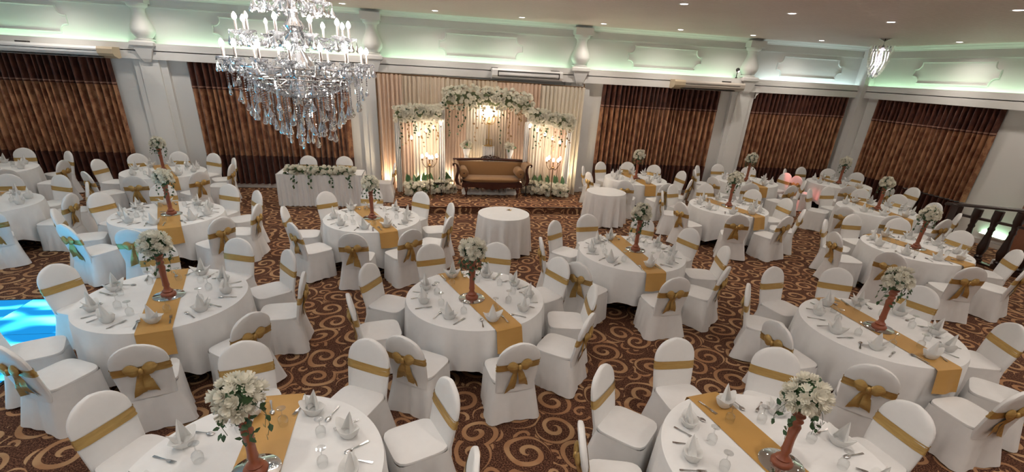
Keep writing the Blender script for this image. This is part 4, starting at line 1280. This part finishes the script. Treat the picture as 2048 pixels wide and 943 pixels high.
for ti, (key, (ctr, run, angs, nick, lvl)) in enumerate(TABLES.items()):
    cx, cyy = ctr; rng = random.Random(100 + ti)
    t = empty('round_table', (cx, cyy, 0), rad(rng.uniform(0, 90)))
    tag(t, 'round banquet table under white cloth, %s' % nick, 'table', 'round banquet tables')
    put('tabletop', topm, t); put('pedestal_column', colm, t)
    for k in range(4): put('foot', ftm, t, None, (0, 0, PI / 2 * k + 0.4))
    cl = put('tablecloth', cloth_mesh(TR, TZ, 0.17, 200 + ti, 17 + ti % 5), None, (cx, cyy, 0))
    tag(cl, 'white draped round tablecloth on the %s' % nick, 'tablecloth', 'white round tablecloths')
    ru = put('table_runner', RUNM[ti % 3], None, (cx, cyy, 0), (0, 0, rad(run)))
    tag(ru, 'golden satin runner across the %s' % nick, 'runner', 'gold table runners')
    off = {'b': (0.03, 0.02), 'c': (-0.05, -0.05), 'd': (0.02, -0.02), 'f': (0.10, 0.09), 'g': (0.06, -0.03), 'i': (0.04, 0.05)}.get(key, (0, 0))
    dk = put('mirror_disc', DISC, None, (cx + off[0], cyy + off[1], TZ + 0.0105))
    tag(dk, 'round mirror plate under centrepiece, %s' % nick, 'mirror', 'round mirror plates')
    centrepiece(cx + off[0], cyy + off[1], 'white flower ball centrepiece on wooden stand, %s' % nick, 300 + ti)
    # order the seats clockwise seen from above, starting at the near end of the runner
    seq = sorted(angs, key=lambda a: (run + 20 - a) % 360)
    for k, a in enumerate(seq):
        o_ = ORD[k]; ar = rad(a); d = Vector((math.cos(ar), math.sin(ar)))
        dist = 1.145 + rng.uniform(-0.008, 0.012)
        p = Vector(ctr) + d * dist
        face = math.atan2(-d.y, -d.x) - PI / 2 + rad(rng.uniform(-5, 5))
        view = (CAMXY - p).normalized()
        kind = 'bow-backed white chair' if d.dot(view) > 0.35 else ('front-facing white chair' if d.dot(view) < -0.35 else 'sideways white chair')
        chair(p.x, p.y, face, '%s, %s clockwise from runner front, %s' % (kind, o_, nick), 'chairs around the %s' % nick, ti + k)
    for k, a in enumerate(seq):
        o_ = ORD[k]; ar = rad(a); d = Vector((math.cos(ar), math.sin(ar))); sd = Vector((-d.y, d.x))
        tail_ = '%s clockwise from runner front, %s' % (o_, nick)
        def lift(q):
            rr_ = Matrix.Rotation(-rad(run), 2) @ (q - Vector(ctr))
            return TZ + (0.0115 if abs(rr_.y) < 0.20 else 0.0055)
        jit = lambda s: rng.uniform(-s, s)
        q = Vector(ctr) + d * (0.63 + jit(0.02)) + sd * jit(0.02)
        n_ = put('napkin', NAPM[(ti + k) % 2], None, (q.x, q.y, lift(q)), (0, 0, ar + PI / 2 + PI + jit(0.5)), (1.2, 1.2, 1.12))
        tag(n_, 'pointed white folded napkin, ' + tail_, 'napkin', 'folded napkins on the %s' % nick)
        q = Vector(ctr) + d * (0.44 + jit(0.03)) + sd * (0.10 + jit(0.03))
        g_ = put('wine_glass', GLM, None, (q.x, q.y, lift(q)))
        tag(g_, 'upturned wine glass, ' + tail_, 'glass', 'wine glasses on the %s' % nick)
        if lvl > 1:
            q = Vector(ctr) + d * (0.645 + jit(0.02)) + sd * (0.135 + jit(0.01))
            f_ = put('fork', FORKM, None, (q.x, q.y, lift(q)), (0, 0, ar + PI / 2 + jit(0.25)))
            tag(f_, 'silver dinner fork, ' + tail_, 'fork', 'forks on the %s' % nick)
            q = Vector(ctr) + d * (0.645 + jit(0.02)) - sd * (0.135 + jit(0.01))
            f_ = put('spoon', SPOONM, None, (q.x, q.y, lift(q)), (0, 0, ar + PI / 2 + jit(0.25)))
            tag(f_, 'silver dinner spoon, ' + tail_, 'spoon', 'spoons on the %s' % nick)

HG = 'chairs of the head table'
chair(-3.02, 13.10, PI, 'white chair behind head table, nearer the brown curtain middle', HG, 1)
chair(-2.12, 13.12, PI, 'white chair behind head table, nearer the stage', HG, 2)
chair(-1.08, 12.62, PI * 0.5, 'white chair at the stage end of the head table', HG, 3)
chair(12.70, 10.75, PI * 0.5, 'white chair standing alone against the side wall curtain', None, 3)
for x, lb_ in ((-3.02, 'nearer the curtain middle'), (-2.12, 'nearer the stage')):
    n_ = put('napkin', NAPM[0], None, (x, 12.32, 0.775), (0, 0, 0.3))
    tag(n_, 'white folded napkin on the head table, %s' % lb_, 'napkin', 'napkins on the head table')
    g_ = put('wine_glass', GLM, None, (x + 0.2, 12.25, 0.775))
    tag(g_, 'wine glass on the head table, %s' % lb_, 'glass', 'glasses on the head table')

# small round cocktail tables
for (x, y, R, z, lb_, seed) in ((1.46, 8.77, 0.49, 0.76, 'small bare white table in the open carpet before the stage', 7), (4.20, 10.62, 0.46, 0.77, 'small bare white table at the right corner of the stage', 8)):
    t = empty('cocktail_table', (x, y, 0)); tag(t, lb_ + ', under its cloth', 'table', 'small cocktail tables')
    MB().lathe([(0.001, z - 0.035), (R - 0.02, z - 0.035), (R - 0.015, z - 0.02), (R - 0.02, z - 0.006), (0.001, z - 0.006)], 40).build('tabletop', MAHOG, t)
    MB().lathe([(0.22, 0), (0.2, 0.025), (0.04, 0.05), (0.035, z - 0.035)], 16).build('pedestal', BLACKM, t)
    c = put('tablecloth', cloth_mesh(R, z, 0.03, 400 + seed, 13, 0.012, 0.085, 120), None, (x, y, 0))
    tag(c, 'floor length white cloth on the %s' % ('small table before the stage' if seed == 7 else 'small table at the stage corner'), 'tablecloth', 'floor length cocktail tablecloths')
gs = empty('gold_sprig', (1.60, 8.98, 0.765)); tag(gs, 'tiny gold sprig lying on the small table before the stage', 'decoration')
m = MB()
for k in range(4):
    v, f = leaf_pts(0.07, 0.016, 0.3); m.add(v, f, Matrix.Rotation(TAU * k / 4 + 0.3, 4, 'Z'))
m.build('leaves', GOLDM, gs)
MB().ball((0, 0, 0.012), 0.012, 8, 5).build('bead', GOLDM, gs)

# ------------------------------------------------------------------ chandelier
CHX, CHY = -1.24, 5.60
ch = empty('chandelier', (CHX, CHY, ZC))
tag(ch, 'huge crystal chandelier with candle bulbs and hanging bead strands', 'chandelier')
def Z(z): return z - ZC
MB().lathe([(0.14, Z(4.42)), (0.14, Z(4.40)), (0.05, Z(4.36)), (0.02, Z(4.33))], 20).build('ceiling_rose', CHROME, ch)
MB().tube([(0, 0, Z(4.34)), (0, 0, Z(3.95))], 0.012, 8).build('chain', CHROME, ch)
MB().lathe([(0.02, Z(4.0)), (0.07, Z(3.96)), (0.05, Z(3.90)), (0.09, Z(3.82)), (0.04, Z(3.74)), (0.05, Z(3.62)), (0.10, Z(3.55)), (0.05, Z(3.48)), (0.045, Z(3.36)), (0.12, Z(3.26)), (0.15, Z(3.18)), (0.08, Z(3.10)), (0.06, Z(2.98)), (0.10, Z(2.9)), (0.02, Z(2.82))], 18).build('centre_column', CRYSTAL, ch)
CBULB = bulb_mesh('bulb', 0.021, BULBE)
CBOFF = bulb_mesh('bulb', 0.021, BULBOFF)
cupm = MB().lathe([(0.004, -0.03), (0.02, -0.02), (0.05, -0.008), (0.072, 0.012), (0.068, 0.014), (0.02, 0.0), (0.012, 0.004)], 12, cap=False).mesh('bobeche', CRYSTAL)
candm = MB().lathe([(0.012, 0), (0.012, 0.095), (0.004, 0.098)], 10).mesh('candle', CANDLE)
def drop_mesh(l, wd):
    return MB().lathe([(0.0015, 0), (wd * 0.22, -l * 0.22), (wd * 0.55, -l * 0.5), (wd, -l * 0.78), (wd * 0.7, -l * 0.94), (0.001, -l)], 8, Matrix.Diagonal((1, 0.55, 1, 1))).mesh('drop', CRYSTALD)
DROPS = [drop_mesh(0.06, 0.017), drop_mesh(0.10, 0.030), drop_mesh(0.13, 0.037)]
def bead(m, c, r):
    x, y, z = c
    m.add([(x + r, y, z), (x - r, y, z), (x, y + r, z), (x, y - r, z), (x, y, z + r), (x, y, z - r)], [(0, 2, 4), (2, 1, 4), (1, 3, 4), (3, 0, 4), (2, 0, 5), (1, 2, 5), (3, 1, 5), (0, 3, 5)])
def strand_mesh(l):
    m = MB(); n = max(2, int(l / 0.021))
    for k in range(n): bead(m, (0, 0, -l * (k + 0.5) / n), 0.0092)
    return m.mesh('bead_strand', CRYSTAL, False)
SM = {}
rng = random.Random(77)
def strand(x, y, z, l, dsz):
    key = round(l / 0.03)
    if key not in SM: SM[key] = strand_mesh(max(0.03, key * 0.03))
    s = put('bead_strand', SM[key], ch, (x, y, Z(z)), (0, 0, rng.uniform(0, TAU)))
    put('drop', DROPS[dsz], s, (0, 0, -max(0.03, key * 0.03)), (rng.uniform(-.1, .1), 0, rng.uniform(0, TAU)))
def tier(n, R, zhub, zdish, off, bulbs_off=()):
    tips = []
    # one arm mesh shared by the tier
    pts = []
    for k in range(13):
        t = k / 12
        pts.append((0.06 + (R - 0.06) * t, 0, zhub + (zdish - zhub) * t - 0.13 * math.sin(PI * t) * (1 - 0.35 * t) + 0.03 * math.sin(2 * PI * t)))
    pts = [(x, y, Z(z)) for x, y, z in pts]
    am = MB().tube(pts, 0.011, 6).mesh('arm', CRYSTAL)
    for k in range(n):
        a = TAU * (k + off) / n
        ar = put('arm', am, ch, None, (0, 0, a))
        b = put('bobeche', cupm, ar, (R, 0, Z(zdish)))
        put('candle', candm, ar, (R, 0, Z(zdish) + 0.004))
        put('bulb', CBOFF if k in bulbs_off else CBULB, ar, (R, 0, Z(zdish) + 0.10))
        tips.append((R * math.cos(a), R * math.sin(a), zdish))
        for q in range(5):
            aa = TAU * q / 5 + a
            strand(R * math.cos(a) + 0.066 * math.cos(aa), R * math.sin(a) + 0.066 * math.sin(aa), zdish + 0.008, 0.03 + 0.03 * (q % 2), 0 if q % 2 else 1)
    # bead swags from dish to dish
    for k in range(n):
        p, q = Vector(tips[k]), Vector(tips[(k + 1) % n])
        m = MB(); nb = max(6, int((p - q).length / 0.02))
        for j in range(nb + 1):
            t = j / nb; c = p.lerp(q, t); bead(m, (c.x, c.y, Z(c.z - 0.09 * math.sin(PI * t))), 0.0085)
        m.build('bead_swag', CRYSTAL, ch, False)
        # swags back to the column
        m = MB(); nb = int(R / 0.022)
        for j in range(nb + 1):
            t = j / nb; c = p.lerp(Vector((0, 0, zdish + 0.22)), t); bead(m, (c.x, c.y, Z(c.z - 0.16 * math.sin(PI * t))), 0.0085)
        m.build('bead_swag', CRYSTAL, ch, False)
tier(16, 0.665, 3.22, 3.235, 0.3, (2,))
tier(11, 0.51, 3.51, 3.465, 0.1, (4, 7))
tier(7, 0.31, 3.84, 3.77, 0.4, (3,))
for R, n, zt, zb, ds in ((0.65, 26, 3.18, 3.04, 1), (0.57, 26, 3.12, 2.92, 1), (0.48, 24, 3.08, 2.83, 2), (0.385, 20, 3.03, 2.74, 2), (0.29, 16, 2.98, 2.66, 2), (0.19, 11, 2.94, 2.60, 1), (0.10, 6, 2.88, 2.55, 2)):
    rgm = MB().tube([(R * math.cos(TAU * k / 40), R * math.sin(TAU * k / 40), Z(zt)) for k in range(41)], 0.006, 5).build('strand_ring', CHROME, ch)
    for k in range(n):
        a = TAU * (k + rng.uniform(-.25, .25)) / n
        l = zt - zb + rng.uniform(-0.05, 0.06)
        strand(R * math.cos(a), R * math.sin(a), zt, max(0.06, l), min(2, max(0, ds + rng.choice((-1, 0, 0)))))
bsk = MB()
for j in range(24):
    t = j / 23; bead(bsk, (0.66 - 0.58 * t, 0, Z(3.20 - 0.30 * t - 0.07 * math.sin(PI * t))), 0.0095)
bskm = bsk.mesh('basket_chain', CRYSTAL, False)
for k in range(44): put('basket_chain', bskm, ch, None, (0, 0, TAU * k / 44))
for R, z in ((0.45, 3.06), (0.25, 2.98)):
    for k in range(10):
        a = TAU * k / 10
        MB().tube([(0.05 * math.cos(a), 0.05 * math.sin(a), Z(3.12)), (R * math.cos(a), R * math.sin(a), Z(z))], 0.005, 5).build('spoke', CHROME, ch)

# ------------------------------------------------------------------ pendant light
pe = empty('crystal_pendant', (10.91, 11.15, ZC))
tag(pe, 'small glowing teardrop crystal pendant below the ceiling near the corner', 'pendant light')
MB().lathe([(0.13, 0), (0.13, -0.02), (0.05, -0.05), (0.02, -0.07)], 20).build('canopy', CHROME, pe)
MB().tube([(0, 0, -0.06), (0, 0, -0.16)], 0.012, 6).build('stem', CHROME, pe)
MB().lathe([(0.06, -0.17), (0.22, -0.19), (0.235, -0.22), (0.06, -0.2)], 20).build('top_ring', CHROME, pe)
bm = MB().add([(0, -0.02, 0), (0.03, 0, 0.04), (0, 0.02, 0), (0.0, 0, -0.005), (-0.03, 0, 0.04), (0.03, 0, -0.04), (-0.03, 0, -0.04), (0, -0.022, 0.02), (0, -0.022, -0.02)], [(7, 1, 5, 8), (4, 7, 8, 6), (1, 2, 5), (4, 6, 2)]).mesh('crystal_lozenge', CRYSTAL, False)
for j in range(12):
    t = j / 11; z = -0.21 - 0.60 * t; R = 0.232 * (math.cos(t * 1.30) ** 0.75) * (1.0 if t < 0.95 else 0.9); n = max(7, int(TAU * R / 0.062))
    for k in range(n):
        a = TAU * (k + 0.5 * (j % 2)) / n
        put('crystal_lozenge', bm, pe, (R * math.cos(a), R * math.sin(a), z), (0, 0, a + PI / 2), (1.6, 1, 1.5))
MB().lathe([(0.17, -0.20), (0.195, -0.26), (0.185, -0.36), (0.15, -0.50), (0.105, -0.66), (0.05, -0.78), (0.012, -0.82)], 24, cap=False).build('inner_shade', thin_linen('frosted_shade', (0.92, 0.90, 0.88), 0.6), pe)
MB().ball((0, 0, -0.865), 0.022, 8, 6).build('finial', CRYSTAL, pe)
for (z, r) in ((-0.34, 0.05), (-0.56, 0.04)):
    MB().ball((0, 0, z), r, 10, 8).build('bulb', emit('pendant_bulb', (1, 0.93, 0.88), 30.0), pe)
light('pendant_lamp', 'POINT', (0, 0, -0.45), 22, (1.0, 0.92, 0.86), pe, shadow_soft_size=0.12)
